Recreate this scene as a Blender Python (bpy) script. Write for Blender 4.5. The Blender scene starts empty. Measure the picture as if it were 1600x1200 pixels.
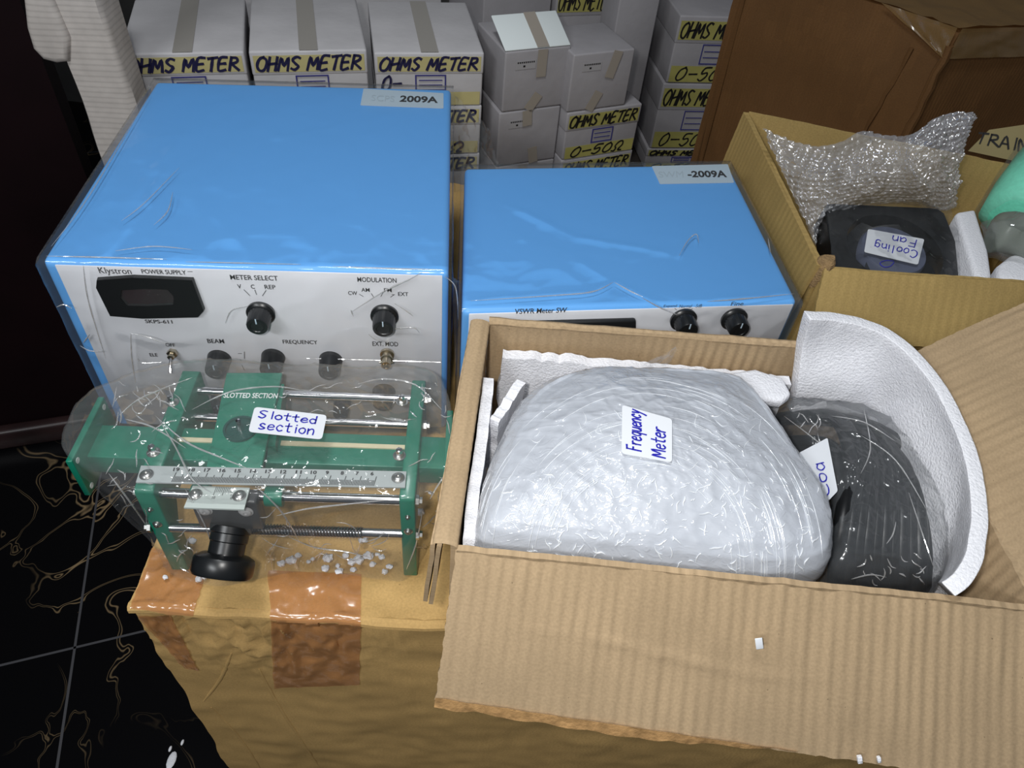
import bpy, bmesh, math, random
from mathutils import Vector as V, noise, Matrix
from mathutils.bvhtree import BVHTree
random.seed(7)
SC = bpy.context.scene
COL = SC.collection
# ------------------------------------------------------------------ camera
F, TH, RO, CZ = 1163.0, math.radians(45.9), math.radians(6.0), 1.35
cam = bpy.data.cameras.new('camera'); co = bpy.data.objects.new('camera', cam); COL.objects.link(co)
cam.sensor_width = 36.0; cam.lens = F/1600*36.0; cam.clip_start = .01
fw = V((0, math.cos(TH), -math.sin(TH))); up0 = V((0, math.sin(TH), math.cos(TH))); rt0 = V((1, 0, 0))
# image-right and image-up axes of the rolled camera
_c, _s = math.cos(RO), math.sin(RO)
rt = rt0*_c + up0*_s
upv = up0*_c - rt0*_s
M = Matrix((rt, upv, -fw)).transposed().to_4x4(); M.translation = V((0, 0, CZ))
co.matrix_world = M
cam.dof.use_dof = False
SC.camera = co
EYE = V((0, 0, CZ))
# ------------------------------------------------------------------ world, lights, exposure
w = bpy.data.worlds.new('world'); SC.world = w; w.use_nodes = True
w.node_tree.nodes['Background'].inputs[0].default_value = (.75, .85, 1, 1)
w.node_tree.nodes['Background'].inputs[1].default_value = .09
def area(name, loc, target, size, power, col=(1, 1, 1), size_y=None):
    l = bpy.data.lights.new(name, 'AREA'); l.energy = power; l.size = size; l.color = col
    if size_y: l.shape = 'RECTANGLE'; l.size_y = size_y
    o = bpy.data.objects.new(name, l); COL.objects.link(o); o.location = loc
    o.rotation_euler = (V(target)-V(loc)).to_track_quat('-Z', 'Y').to_euler(); return o
area('phone_flash', (-.05, -.01, CZ+.03), (0, .62, .7), .025, 3.0, (1, .98, .95))
area('ceiling_tube_light', (-1.0, -1.2, 2.35), (0, .6, .7), .9, 20, (.95, .98, 1), .15)
area('ceiling_panel_light', (-.25, .35, 2.6), (-.1, .75, .8), .35, 14, (.95, .98, 1))
vs = SC.view_settings; vs.view_transform = 'Standard'; vs.look = 'None'; vs.gamma = 1; vs.use_curve_mapping = False; vs.exposure = 0.0
cy = SC.cycles
cy.use_denoising = True; cy.transparent_max_bounces = 24; cy.max_bounces = 8; cy.caustics_reflective = False; cy.caustics_refractive = False

# ------------------------------------------------------------------ geometry helpers
def ray(px, py):
    u, v = (px-800)/F, (py-600)/F
    return fw + rt*u - upv*v
def Z(px, py, z):
    r = ray(px, py); return EYE + r*((z-CZ)/r.z)
def PL(px, py, p0, n):
    r = ray(px, py); return EYE + r*((p0-EYE).dot(n)/r.dot(n))
def px_of(p):
    d = p-EYE; k = d.dot(fw); return (800+F*d.dot(rt)/k, 600-F*d.dot(upv)/k)
def zabove(p, py):
    lo, hi = -.5, 1.34
    for _ in range(50):
        m = (lo+hi)/2
        if px_of(V((p.x, p.y, m)))[1] > py: lo = m
        else: hi = m
    return m
class Frame:
    def __init__(s, O, U, Vv): s.O = V(O); s.U = V(U).normalized(); s.V = V(Vv).normalized(); s.N = s.U.cross(s.V)
    def at(s, u, v, n=0): return s.O + s.U*u + s.V*v + s.N*n
    def px(s, px, py, n=0): return PL(px, py, s.O+s.N*n, s.N)
    def uv(s, px, py):
        p = s.px(px, py)-s.O; return p.dot(s.U), p.dot(s.V)
ORG = {}
def tag(o, label=None, cat=None, group=None, kind=None):
    if label: o['label'] = label
    if cat: o['category'] = cat
    if group: o['group'] = group
    if kind: o['kind'] = kind
    return o
def thing(name, label, cat, loc, group=None):
    o = bpy.data.objects.new(name, None); COL.objects.link(o); o.location = loc; o.empty_display_size = .02
    ORG[o.name] = V(loc); return tag(o, label, cat, group)
def mk(name, vs_, fs, mat, parent=None, smooth=True, sharp=None):
    org = ORG[parent.name] if parent else sum((V(v) for v in vs_), V())/max(1, len(vs_))
    me = bpy.data.meshes.new(name); me.from_pydata([V(v)-org for v in vs_], [], fs)
    bm = bmesh.new(); bm.from_mesh(me); bmesh.ops.recalc_face_normals(bm, faces=bm.faces)
    uvl = bm.loops.layers.uv.new('m')
    for f in bm.faces:
        n = f.normal
        if abs(n.z) > .7: a, b = V((1, 0, 0)), V((0, 1, 0))
        else:
            a = V((-n.y, n.x, 0)).normalized(); b = V((0, 0, 1))
        for l in f.loops:
            p = l.vert.co+org; l[uvl].uv = (p.dot(a), p.dot(b))
    bm.to_mesh(me); bm.free()
    me.materials.append(mat)
    if smooth:
        me.shade_smooth()
        if sharp: me.set_sharp_from_angle(angle=math.radians(sharp))
    o = bpy.data.objects.new(name, me); COL.objects.link(o)
    if parent: o.parent = parent; ORG[o.name] = org
    else: o.location = org; ORG[o.name] = org
    return o
class MB:
    def __init__(s): s.v = []; s.f = []
    def add(s, vs_, fs):
        k = len(s.v); s.v += [V(v) for v in vs_]; s.f += [tuple(i+k for i in f) for f in fs]; return s
    def poly(s, pts): return s.add(pts, [tuple(range(len(pts)))])
    def prism(s, base, d):   # polygon extruded by vector d
        n = len(base); d = V(d)
        return s.add(list(base)+[V(b)+d for b in base], [tuple(range(n))[::-1], tuple(range(n, 2*n))]+[(i, (i+1) % n, (i+1) % n+n, i+n) for i in range(n)])
    def box(s, fr, u0, u1, v0, v1, n0, n1):
        return s.prism([fr.at(u0, v0, n0), fr.at(u1, v0, n0), fr.at(u1, v1, n0), fr.at(u0, v1, n0)], fr.N*(n1-n0))
    def tube(s, pts, r, k=10, cap=True):
        pts = [V(p) for p in pts]; rs = r if isinstance(r, (list, tuple)) else [r]*len(pts)
        t0 = (pts[1]-pts[0]).normalized(); a = t0.orthogonal().normalized(); rings = []
        for i, p in enumerate(pts):
            t = (pts[min(i+1, len(pts)-1)]-pts[max(i-1, 0)]).normalized()
            a = (a-t*a.dot(t)).normalized(); b = t.cross(a)
            rings.append([p+(a*math.cos(2*math.pi*j/k)+b*math.sin(2*math.pi*j/k))*rs[i] for j in range(k)])
        vv = [q for rg in rings for q in rg]; ff = []
        for i in range(len(pts)-1):
            for j in range(k): ff.append((i*k+j, i*k+(j+1) % k, (i+1)*k+(j+1) % k, (i+1)*k+j))
        if cap: ff += [tuple(range(k))[::-1], tuple(range((len(pts)-1)*k, len(pts)*k))]
        return s.add(vv, ff)
    def lathe(s, O, ax, prof, k=28, flute=None):   # prof: (r, h) pairs
        ax = V(ax).normalized(); a = ax.orthogonal().normalized(); b = ax.cross(a); vv = []; ff = []
        for i, (r, h) in enumerate(prof):
            for j in range(k):
                rr = r*(1-(flute[1] if flute and j % 2 and flute[0] <= i <= flute[2] else 0))
                t = 2*math.pi*j/k; vv.append(V(O)+ax*h+(a*math.cos(t)+b*math.sin(t))*max(rr, 1e-5))
        for i in range(len(prof)-1):
            for j in range(k): ff.append((i*k+j, i*k+(j+1) % k, (i+1)*k+(j+1) % k, (i+1)*k+j))
        ff += [tuple(range(k)), tuple(range((len(prof)-1)*k, len(prof)*k))]
        return s.add(vv, ff)
    def grid(s, fn, nx, ny):
        vv = [fn(i/nx, j/ny) for j in range(ny+1) for i in range(nx+1)]
        ff = [(j*(nx+1)+i, j*(nx+1)+i+1, (j+1)*(nx+1)+i+1, (j+1)*(nx+1)+i) for j in range(ny) for i in range(nx)]
        return s.add(vv, ff)
    def ball(s, c, r, k=8):
        vv = []; ff = []
        for i in range(1, k):
            for j in range(k*2):
                p, t = math.pi*i/k, math.pi*j/k
                vv.append(V(c)+V((math.sin(p)*math.cos(t)*r[0], math.sin(p)*math.sin(t)*r[1], math.cos(p)*r[2])))
        n = k*2; vv += [V(c)+V((0, 0, r[2])), V(c)-V((0, 0, r[2]))]
        for i in range(k-2):
            for j in range(n): ff.append((i*n+j, (i+1)*n+j, (i+1)*n+(j+1) % n, i*n+(j+1) % n))
        for j in range(n):
            ff.append(((k-1)*n, j, (j+1) % n)); ff.append(((k-1)*n+1, (k-2)*n+(j+1) % n, (k-2)*n+j))
        return s.add(vv, ff)
    def build(s, name, mat, parent=None, smooth=True, sharp=35): return mk(name, s.v, s.f, mat, parent, smooth, sharp)
def bevel(o, w_=.001, seg=2, ang=40):
    bm = bmesh.new(); bm.from_mesh(o.data)
    bmesh.ops.remove_doubles(bm, verts=bm.verts, dist=1e-6)
    e = [x for x in bm.edges if len(x.link_faces) == 2 and x.calc_face_angle(0) > math.radians(ang)]
    bmesh.ops.bevel(bm, geom=e, offset=w_, segments=seg, profile=.5, affect='EDGES', clamp_overlap=True)
    bm.to_mesh(o.data); bm.free(); o.data.shade_smooth(); o.data.set_sharp_from_angle(angle=math.radians(50)); return o
def nz(p, s=1.0, seed=0): return noise.noise(V(p)*s+V((seed*7.3, seed*3.1, seed*1.7)))
def crease(p, s=1.0, seed=0):      # ridged noise: sharp folds, 0..1
    p = V(p)*s+V((seed*5.3, seed*2.1, seed*4.7))
    a = 1-min(1, abs(noise.noise(p))*2.6); b = 1-min(1, abs(noise.noise(p*2.3+V((9, 4, 2))))*2.6)
    return .65*a*a+.35*b*b
def lerp(a, b, t): return a+(b-a)*t
def bil(q, u, v): return lerp(lerp(q[0], q[1], u), lerp(q[3], q[2], u), v)   # q = BL BR TR TL
def board(name, q, th, mat, parent, nx=30, ny=16, disp=None, rough=0):
    """Sheet of card: q corners BL BR TR TL, thickness th away from the q normal, optional displacement."""
    q = [V(a) for a in q]; n = (q[1]-q[0]).cross(q[3]-q[0]).normalized()
    m = MB(); top = []; bot = []
    for j in range(ny+1):
        for i in range(nx+1):
            u, v = i/nx, j/ny; p = bil(q, u, v)
            d = disp(u, v, p) if disp else 0
            e = 0
            if rough and (i in (0, nx) or j in (0, ny)): e = rough*nz(p, 160, 3)
            p = p+n*d+((q[1]-q[0]).normalized()*e if i in (0, nx) else (q[3]-q[0]).normalized()*e)
            top.append(p); bot.append(p-n*th)
    W = nx+1; N = len(top); f = []
    for j in range(ny):
        for i in range(nx):
            a = j*W+i; f.append((a, a+1, a+W+1, a+W)); f.append((N+a, N+a+W, N+a+W+1, N+a+1))
    rim = [i for i in range(W)]+[j*W+nx for j in range(1, ny+1)]+[ny*W+i for i in range(nx-1, -1, -1)]+[j*W for j in range(ny-1, 0, -1)]
    for k in range(len(rim)):
        a, b = rim[k], rim[(k+1) % len(rim)]; f.append((a, a+N, b+N, b))
    o = mk(name, top+bot, f, mat, parent, True, 50)
    uvl = o.data.uv_layers['m']; L1 = (q[1]-q[0]).length; L2 = (q[3]-q[0]).length
    for lp in o.data.loops:
        k = lp.vertex_index % N; uvl.data[lp.index].uv = ((k % W)/nx*L1, (k//W)/ny*L2)
    return o
def catmull(pts, n=6):
    P = [V(p) for p in pts]; out = []
    for i in range(len(P)-1):
        a, b, c, d = P[max(i-1, 0)], P[i], P[i+1], P[min(i+2, len(P)-1)]
        for k in range(n):
            t = k/n; out.append(.5*((2*b)+(c-a)*t+(2*a-5*b+4*c-d)*t*t+(3*b-a-3*c+d)*t**3))
    out.append(P[-1]); return out

# ------------------------------------------------------------------ materials
def srgb(r, g, b, k=1.0):
    f = lambda c: ((c/255)/12.92 if c/255 <= .04045 else ((c/255+.055)/1.055)**2.4)
    return (f(r)*k, f(g)*k, f(b)*k, 1)
def newmat(name):
    m = bpy.data.materials.new(name); m.use_nodes = True; nt = m.node_tree
    return m, nt, nt.nodes['Principled BSDF']
def nd(nt, t, **kw):
    n = nt.nodes.new(t)
    for k, v in kw.items():
        if k.startswith('i_'): n.inputs[k[2:].replace('_', ' ')].default_value = v
        else: setattr(n, k, v)
    return n
def mat(name, col, rough=.5, metal=0, bump=None, var=0, spec=.5, coat=0, sss=0, scale=None):
    m, nt, b = newmat(name); L = nt.links
    b.inputs['Base Color'].default_value = col; b.inputs['Roughness'].default_value = rough; b.inputs['Metallic'].default_value = metal
    b.inputs['Specular IOR Level'].default_value = spec; b.inputs['Coat Weight'].default_value = coat; b.inputs['Coat Roughness'].default_value = .12
    if sss: b.inputs['Subsurface Weight'].default_value = sss; b.inputs['Subsurface Radius'].default_value = (.01, .01, .01)
    tc = nd(nt, 'ShaderNodeTexCoord')
    if var:
        n = nd(nt, 'ShaderNodeTexNoise', i_Scale=scale or 30, i_Detail=5.0); L.new(tc.outputs['Object'], n.inputs['Vector'])
        r = nd(nt, 'ShaderNodeMapRange'); r.inputs[1].default_value = .3; r.inputs[2].default_value = .7; r.inputs[3].default_value = 1-var; r.inputs[4].default_value = 1+var
        L.new(n.outputs[0], r.inputs[0]); mx = nd(nt, 'ShaderNodeVectorMath', operation='SCALE'); mx.inputs[0].default_value = col[:3]
        L.new(r.outputs[0], mx.inputs['Scale']); L.new(mx.outputs[0], b.inputs['Base Color'])
    if bump:
        n = nd(nt, 'ShaderNodeTexNoise', i_Scale=bump[0], i_Detail=6.0); L.new(tc.outputs['Object'], n.inputs['Vector'])
        bp = nd(nt, 'ShaderNodeBump', i_Strength=bump[1], i_Distance=bump[2]); L.new(n.outputs[0], bp.inputs['Height']); L.new(bp.outputs[0], b.inputs['Normal'])
    return m
def cardboard(name, col, rib=.0105, ribamp=.5, dark=.12, rough=.75):
    """corrugated board: flute ribs along UV u, paper fibre noise, small flecks"""
    m, nt, b = newmat(name); L = nt.links; b.inputs['Roughness'].default_value = rough; b.inputs['Specular IOR Level'].default_value = .25
    uv = nd(nt, 'ShaderNodeUVMap'); uv.uv_map = 'm'
    wv = nd(nt, 'ShaderNodeTexWave', i_Scale=1/rib/6.283*2, i_Distortion=1.2, i_Detail=2.0); wv.inputs['Detail Scale'].default_value = .35
    L.new(uv.outputs[0], wv.inputs[0])
    big = nd(nt, 'ShaderNodeTexNoise', i_Scale=9.0, i_Detail=4.0); L.new(uv.outputs[0], big.inputs[0])
    fine = nd(nt, 'ShaderNodeTexNoise', i_Scale=420.0, i_Detail=4.0); L.new(uv.outputs[0], fine.inputs[0])
    amp = nd(nt, 'ShaderNodeMapRange'); amp.inputs[1].default_value = .35; amp.inputs[2].default_value = .65; amp.inputs[3].default_value = .15; amp.inputs[4].default_value = 1
    L.new(big.outputs[0], amp.inputs[0])
    mu = nd(nt, 'ShaderNodeMath', operation='MULTIPLY'); L.new(wv.outputs['Fac'], mu.inputs[0]); L.new(amp.outputs[0], mu.inputs[1])
    ad = nd(nt, 'ShaderNodeMath', operation='MULTIPLY_ADD'); ad.inputs[1].default_value = .10; L.new(fine.outputs[0], ad.inputs[0]); L.new(mu.outputs[0], ad.inputs[2])
    bp = nd(nt, 'ShaderNodeBump', i_Strength=ribamp, i_Distance=.0016); L.new(ad.outputs[0], bp.inputs['Height']); L.new(bp.outputs[0], b.inputs['Normal'])
    cr = nd(nt, 'ShaderNodeMapRange'); cr.inputs[3].default_value = 1-dark; cr.inputs[4].default_value = 1+dark; cr.inputs[1].default_value = .3; cr.inputs[2].default_value = .7
    L.new(big.outputs[0], cr.inputs[0])
    c2 = nd(nt, 'ShaderNodeMapRange'); c2.inputs[3].default_value = .9; c2.inputs[4].default_value = 1.1; c2.inputs[1].default_value = .3; c2.inputs[2].default_value = .7
    L.new(fine.outputs[0], c2.inputs[0])
    m2 = nd(nt, 'ShaderNodeMath', operation='MULTIPLY'); L.new(cr.outputs[0], m2.inputs[0]); L.new(c2.outputs[0], m2.inputs[1])
    vo = nd(nt, 'ShaderNodeTexVoronoi', i_Scale=55.0); L.new(uv.outputs[0], vo.inputs[0])
    ls = nd(nt, 'ShaderNodeMath', operation='LESS_THAN'); ls.inputs[1].default_value = .035; L.new(vo.outputs['Distance'], ls.inputs[0])
    m3 = nd(nt, 'ShaderNodeMath', operation='MULTIPLY_ADD'); m3.inputs[1].default_value = -.4; m3.inputs[2].default_value = 1; L.new(ls.outputs[0], m3.inputs[0])
    m4 = nd(nt, 'ShaderNodeMath', operation='MULTIPLY'); L.new(m2.outputs[0], m4.inputs[0]); L.new(m3.outputs[0], m4.inputs[1])
    sc = nd(nt, 'ShaderNodeVectorMath', operation='SCALE'); sc.inputs[0].default_value = col[:3]; L.new(m4.outputs[0], sc.inputs['Scale']); L.new(sc.outputs[0], b.inputs['Base Color'])
    return m
def film(name, haze=.06, gloss=.16, rough=.1, scale=14, bstr=.6, tint=(1, 1, 1), hazecol=(.85, .88, .9), stretch=(1, 1, 1), fres=.22, dist=.0025, thru=.97, fw_=.45):
    """thin clear plastic: see-through, sharp glints on creases, a little milky haze"""
    m, nt, b = newmat(name); L = nt.links; nt.nodes.remove(b); out = nt.nodes['Material Output']
    tc = nd(nt, 'ShaderNodeTexCoord'); mp = nd(nt, 'ShaderNodeMapping'); mp.inputs['Scale'].default_value = stretch; L.new(tc.outputs['Object'], mp.inputs[0])
    n1 = nd(nt, 'ShaderNodeTexNoise', i_Scale=scale, i_Detail=2.0, i_Distortion=1.4); n1.noise_type = 'RIDGED_MULTIFRACTAL'; L.new(mp.outputs[0], n1.inputs[0])
    bp = nd(nt, 'ShaderNodeBump', i_Strength=bstr, i_Distance=dist); L.new(n1.outputs[0], bp.inputs['Height'])
    tr = nd(nt, 'ShaderNodeBsdfTransparent'); tr.inputs[0].default_value = (tint[0]*thru, tint[1]*thru, tint[2]*thru, 1)
    gl = nd(nt, 'ShaderNodeBsdfAnisotropic', i_Roughness=rough); gl.inputs[0].default_value = (1, 1, 1, 1); L.new(bp.outputs[0], gl.inputs['Normal'])
    df = nd(nt, 'ShaderNodeBsdfDiffuse'); df.inputs[0].default_value = hazecol+(1,); L.new(bp.outputs[0], df.inputs['Normal'])
    lw = nd(nt, 'ShaderNodeLayerWeight', i_Blend=fres); L.new(bp.outputs[0], lw.inputs['Normal'])
    ma = nd(nt, 'ShaderNodeMath', operation='MULTIPLY_ADD'); ma.inputs[1].default_value = fw_; ma.inputs[2].default_value = gloss; ma.use_clamp = True; L.new(lw.outputs['Fresnel'], ma.inputs[0])
    x1 = nd(nt, 'ShaderNodeMixShader', i_Fac=haze); L.new(tr.outputs[0], x1.inputs[1]); L.new(df.outputs[0], x1.inputs[2])
    x2 = nd(nt, 'ShaderNodeMixShader'); L.new(ma.outputs[0], x2.inputs[0]); L.new(x1.outputs[0], x2.inputs[1]); L.new(gl.outputs[0], x2.inputs[2])
    L.new(x2.outputs[0], out.inputs[0]); return m

BLUE = mat('blue_paint', (.125, .45, .98, 1), .42, bump=(600, .15, .0004))
PANEL = mat('panel_white', srgb(226, 228, 234), .45, bump=(500, .1, .0003))
BLACKP = mat('black_plastic', srgb(22, 24, 26), .32)
BLACKM = mat('black_matte', srgb(18, 20, 22), .5)
SCREEN = mat('dark_window', srgb(30, 8, 16), .35, spec=.2)
CHROME = mat('chrome', (.72, .72, .74, 1), .16, 1)
STEEL = mat('steel', (.6, .6, .58, 1), .3, 1)
NICKEL = mat('nickel', srgb(190, 180, 160), .28, 1)
GREEN = mat('green_paint', srgb(14, 116, 92), .38, bump=(700, .2, .0003), coat=.25)
CREAM = mat('cream_strip', srgb(215, 205, 170), .6)
RULER = mat('ruler_grey', srgb(176, 184, 184), .4)
INKB = mat('ink_black', srgb(22, 22, 26), .6)
INKW = mat('ink_white', srgb(235, 240, 238), .6)
PEN = mat('pen_blue', srgb(30, 30, 170), .5)
MARK = mat('marker_dark', srgb(22, 20, 62), .6)
MARKB = mat('marker_black', srgb(22, 20, 20), .6)
STICK = mat('sticker_white', srgb(225, 229, 235), .45)
STICKB = mat('sticker_pale', srgb(192, 212, 226), .35)
YEL = mat('yellow_tape', srgb(186, 176, 124), .5, var=.08)
YEL2 = mat('yellow_tape_dull', srgb(160, 154, 88), .5, var=.08)
BEIGE = mat('beige_tape', srgb(150, 142, 132), .4)
WBOX_SHADED = mat('white_card_shaded', srgb(152, 149, 152), .6, bump=(60, .25, .002), var=.08, scale=14)  # same white card for right and far boxes, dimmer light painted in
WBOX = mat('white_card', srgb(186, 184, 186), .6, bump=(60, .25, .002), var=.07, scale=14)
FOAM = mat('white_foam', srgb(240, 241, 247), .7, bump=(420, .95, .0014), sss=.12, spec=.35, var=.05, scale=260)
CARD = cardboard('kraft_card', srgb(176, 152, 120), .0105, .75)
CARDR = cardboard('kraft_card_rear', srgb(172, 146, 92), .012, .3)
CARDL = cardboard('kraft_card_yellow', srgb(198, 162, 104), .006, .12)
CARDB = cardboard('kraft_card_brown', srgb(98, 68, 38), .006, .2, .1)
EDGE = mat('card_edge', srgb(150, 122, 84), .85, bump=(500, 1, .002), var=.2, scale=200)
FILM = film('clear_film', haze=.03, gloss=.02, scale=9, bstr=.25)
FILM2 = film('bag_film', haze=.06, gloss=.022, scale=16, bstr=.8, rough=.07, dist=.004, fw_=.24)
GLINT = mat('film_glint', srgb(236, 240, 244), .18, spec=.9, coat=1)  # solid white for wrinkle tubes, film glints put into the colour
FOLD_GLINT = film('film_fold_glint', haze=.30, gloss=.30, scale=60, bstr=.3, rough=.15, hazecol=(1, 1, 1))  # milky white strands standing in for highlights along film folds
FILM3 = film('grey_bag_film', haze=.11, gloss=.03, scale=10, bstr=.5, hazecol=(.40, .43, .46), rough=.12)
TAPEO = film('orange_tape', haze=.40, gloss=.06, scale=30, bstr=.5, tint=(1, .82, .62), hazecol=(.70, .36, .16), rough=.18)
BUBBLE = film('bubble_plastic', haze=.33, gloss=.24, scale=60, bstr=.8, hazecol=(.66, .68, .72), rough=.1, thru=.93)
MINT = mat('mint_foam', srgb(120, 232, 198), .6, bump=(200, .4, .0015), var=.08, scale=90)

# ------------------------------------------------------------------ writing
G = {  # stroke letters, unit cell, x then y up
'O': [[(.5, 1), (.15, .85), (0, .45), (.2, .05), (.6, 0), (.85, .4), (.8, .8), (.45, 1)]],
'H': [[(.1, 1), (.05, 0)], [(.8, 1), (.75, 0)], [(.05, .45), (.8, .55)]],
'M': [[(0, 0), (.15, .95), (.45, .3), (.8, .95), (.9, 0)]],
'S': [[(.75, .9), (.4, 1), (.1, .75), (.4, .5), (.7, .3), (.4, 0), (.05, .12)]],
'E': [[(.7, 1), (.1, .95), (.05, 0), (.7, .05)], [(.08, .5), (.6, .52)]],
'T': [[(0, .95), (.85, 1)], [(.45, .98), (.4, 0)]],
'R': [[(.05, 0), (.1, 1)], [(.1, 1), (.6, .95), (.65, .65), (.1, .5)], [(.2, .5), (.9, 0)]],
'A': [[(0, 0), (.4, 1), (.75, 0)], [(.12, .35), (.65, .38)]],
'I': [[(.3, 1), (.25, 0)]],
'N': [[(.05, 0), (.1, 1), (.7, .05), (.8, 1)]],
'0': [[(.45, 1), (.1, .75), (.05, .25), (.35, 0), (.7, .25), (.7, .75), (.4, 1)]],
'5': [[(.75, 1), (.2, .95), (.12, .55), (.55, .6), (.7, .3), (.4, 0), (.05, .1)]],
'-': [[(.05, .5), (.75, .52)]],
'o': [[(.4, .6), (.1, .45), (.1, .12), (.4, 0), (.65, .2), (.62, .5), (.36, .6)]],
'W': [[(.0, 0), (.25, 0), (.3, .25), (.12, .55), (.3, .95), (.6, 1), (.8, .6), (.65, .2), (.65, 0), (.95, .02)]],
's': [[(.6, .55), (.3, .62), (.1, .45), (.35, .3), (.6, .15), (.3, 0), (.05, .08)]],
'l': [[(.3, 1), (.28, 0)]],
't': [[(.35, .95), (.33, .1), (.55, 0)], [(.05, .6), (.65, .64)]],
'e': [[(.1, .32), (.62, .36), (.5, .6), (.15, .5), (.08, .15), (.35, 0), (.65, .1)]],
'd': [[(.6, .5), (.3, .6), (.08, .3), (.3, 0), (.6, .15)], [(.62, 1), (.6, 0)]],
'c': [[(.6, .5), (.35, .62), (.08, .3), (.35, 0), (.62, .12)]],
'i': [[(.3, .6), (.28, 0)], [(.3, .82), (.32, .86)]],
'n': [[(.08, .6), (.08, 0)], [(.1, .4), (.4, .62), (.6, .4), (.6, 0)]],
'F': [[(.12, 1), (.08, 0)], [(.12, 1), (.75, .98)], [(.1, .52), (.6, .54)]],
'r': [[(.1, .6), (.12, 0)], [(.12, .35), (.35, .6), (.6, .58)]],
'q': [[(.6, .5), (.3, .6), (.08, .3), (.3, .02), (.6, .2)], [(.62, .62), (.6, -.4)]],
'u': [[(.08, .6), (.1, .15), (.35, 0), (.58, .2)], [(.6, .6), (.62, 0)]],
'y': [[(.08, .6), (.3, .15)], [(.62, .6), (.3, -.1), (.1, -.38)]],
'C': [[(.75, .85), (.4, 1), (.05, .6), (.1, .15), (.5, 0), (.8, .15)]],
'g': [[(.6, .5), (.3, .6), (.08, .3), (.3, .05), (.6, .2)], [(.62, .6), (.6, -.2), (.3, -.4), (.08, -.25)]],
'a': [[(.6, .5), (.3, .6), (.08, .3), (.3, 0), (.58, .2)], [(.62, .6), (.65, 0)]],
'm': [[(.05, .6), (.05, 0)], [(.06, .4), (.25, .6), (.38, .4), (.38, 0)], [(.38, .4), (.58, .6), (.72, .4), (.72, 0)]],
}
def strokes(text):
    x = 0; out = []
    for ch in text:
        if ch == ' ': x += .6; continue
        for s in G[ch]: out.append([(x+a+random.uniform(-.03, .03), b+random.uniform(-.03, .03)) for a, b in s])
        x += {'l': .55, 'i': .55, 'I': .5, 'm': .95, 'M': 1.12, 'W': 1.15}.get(ch, .82 if ch.islower() else 1.0)
    return out, x-.12
def write(text, fmap, wid, mat_, parent, name='handwriting', off=.0004, slant=0):
    """fmap(u,v)->(point, normal); strokes of width wid (metres) laid on the surface"""
    st, W = strokes(text); m = MB()
    for s in st:
        P = [fmap((p[0]+slant*(p[1]-.5))/W+(.0 if not slant else .0), p[1]) for p in ([tuple(q)[:2] for q in catmull([(a, b, 0) for a, b in s], 4)])]
        pts = [p+n*off for p, n in P]; ns = [n for p, n in P]
        L, R = [], []
        for i, p in enumerate(pts):
            t = (pts[min(i+1, len(pts)-1)]-pts[max(i-1, 0)]); t = t.normalized() if t.length > 1e-9 else V((1, 0, 0))
            b = ns[i].cross(t).normalized()*wid/2*(1+.25*nz(p, 300)); e = t*wid*.35*(-1 if i == 0 else 1 if i == len(pts)-1 else 0)
            L.append(p+b+e); R.append(p-b+e)
        k = len(L); m.add(L+R, [(i, i+1, k+i+1, k+i) for i in range(k-1)])
    return mk(name, m.v, m.f, mat_, parent, False)
def qmap(q):   # flat quad BL BR TR TL
    q = [V(a) for a in q]; n = (q[1]-q[0]).cross(q[3]-q[0]).normalized()
    return lambda u, v: (bil(q, u, v), n)
def sub(q, u0, v0, u1, v1): return [bil(q, u0, v0), bil(q, u1, v0), bil(q, u1, v1), bil(q, u0, v1)]
def printed(text, q, mat_, parent, name='printed_text', off=.0005, bold=.0):
    c = bpy.data.curves.new('t', 'FONT'); c.body = text; c.resolution_u = 3; c.offset = bold
    o = bpy.data.objects.new('t', c); COL.objects.link(o)
    me = bpy.data.meshes.new_from_object(o); bpy.data.objects.remove(o)
    xs = [v.co.x for v in me.vertices]; ys = [v.co.y for v in me.vertices]; x0, x1, y0, y1 = min(xs), max(xs), min(ys), max(ys)
    fm = qmap(q); vv = []
    for v in me.vertices:
        p, n = fm((v.co.x-x0)/(x1-x0), (v.co.y-y0)/(y1-y0)); vv.append(p+n*off)
    ff = [tuple(p.vertices) for p in me.polygons]; bpy.data.meshes.remove(me)
    return mk(name, vv, ff, mat_, parent, False)
def ptext(fr, text, cx, cyy, wpx, hpx, mat_, parent, tilt=0, **k):
    """printed text centred at photo px (cx,cyy) on plane fr, width/height given in px, laid along fr's own axes"""
    c = fr.px(cx, cyy); s = (fr.px(cx+10, cyy)-fr.px(cx-10, cyy)).length/20; s2 = s
    d = (fr.px(cx, cyy-10)-fr.px(cx, cyy+10)).length/20
    hw, hh = fr.U*wpx*s/2, fr.V*hpx*d/2
    return printed(text, [c-hw-hh, c+hw-hh, c+hw+hh, c-hw+hh], mat_, parent, **k)
def plate(name, q, th, mat_, parent, rnd=0):
    q = [V(a) for a in q]; n = (q[1]-q[0]).cross(q[3]-q[0]).normalized()
    if rnd:
        pts = []
        for i in range(4):
            c, a, b = q[i], q[i-1], q[(i+1) % 4]; da, db = (a-c).normalized()*rnd, (b-c).normalized()*rnd
            for k in range(5):
                t = k/4; pts.append(c+da*(1-t)**2+db*t**2)
        q = pts
    m = MB(); m.prism(q, n*th); return m.build(name, mat_, parent, False)
def ticks(q, segs, wid, mat_, parent, name='scale_marks', off=.0005):
    fm = qmap(q); m = MB()
    for a, b in segs:
        A, n = fm(*a); B, _ = fm(*b); t = (B-A).normalized(); s = n.cross(t)*wid/2
        m.add([A+s+n*off, A-s+n*off, B-s+n*off, B+s+n*off], [(0, 1, 2, 3)])
    return mk(name, m.v, m.f, mat_, parent, False)

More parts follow.
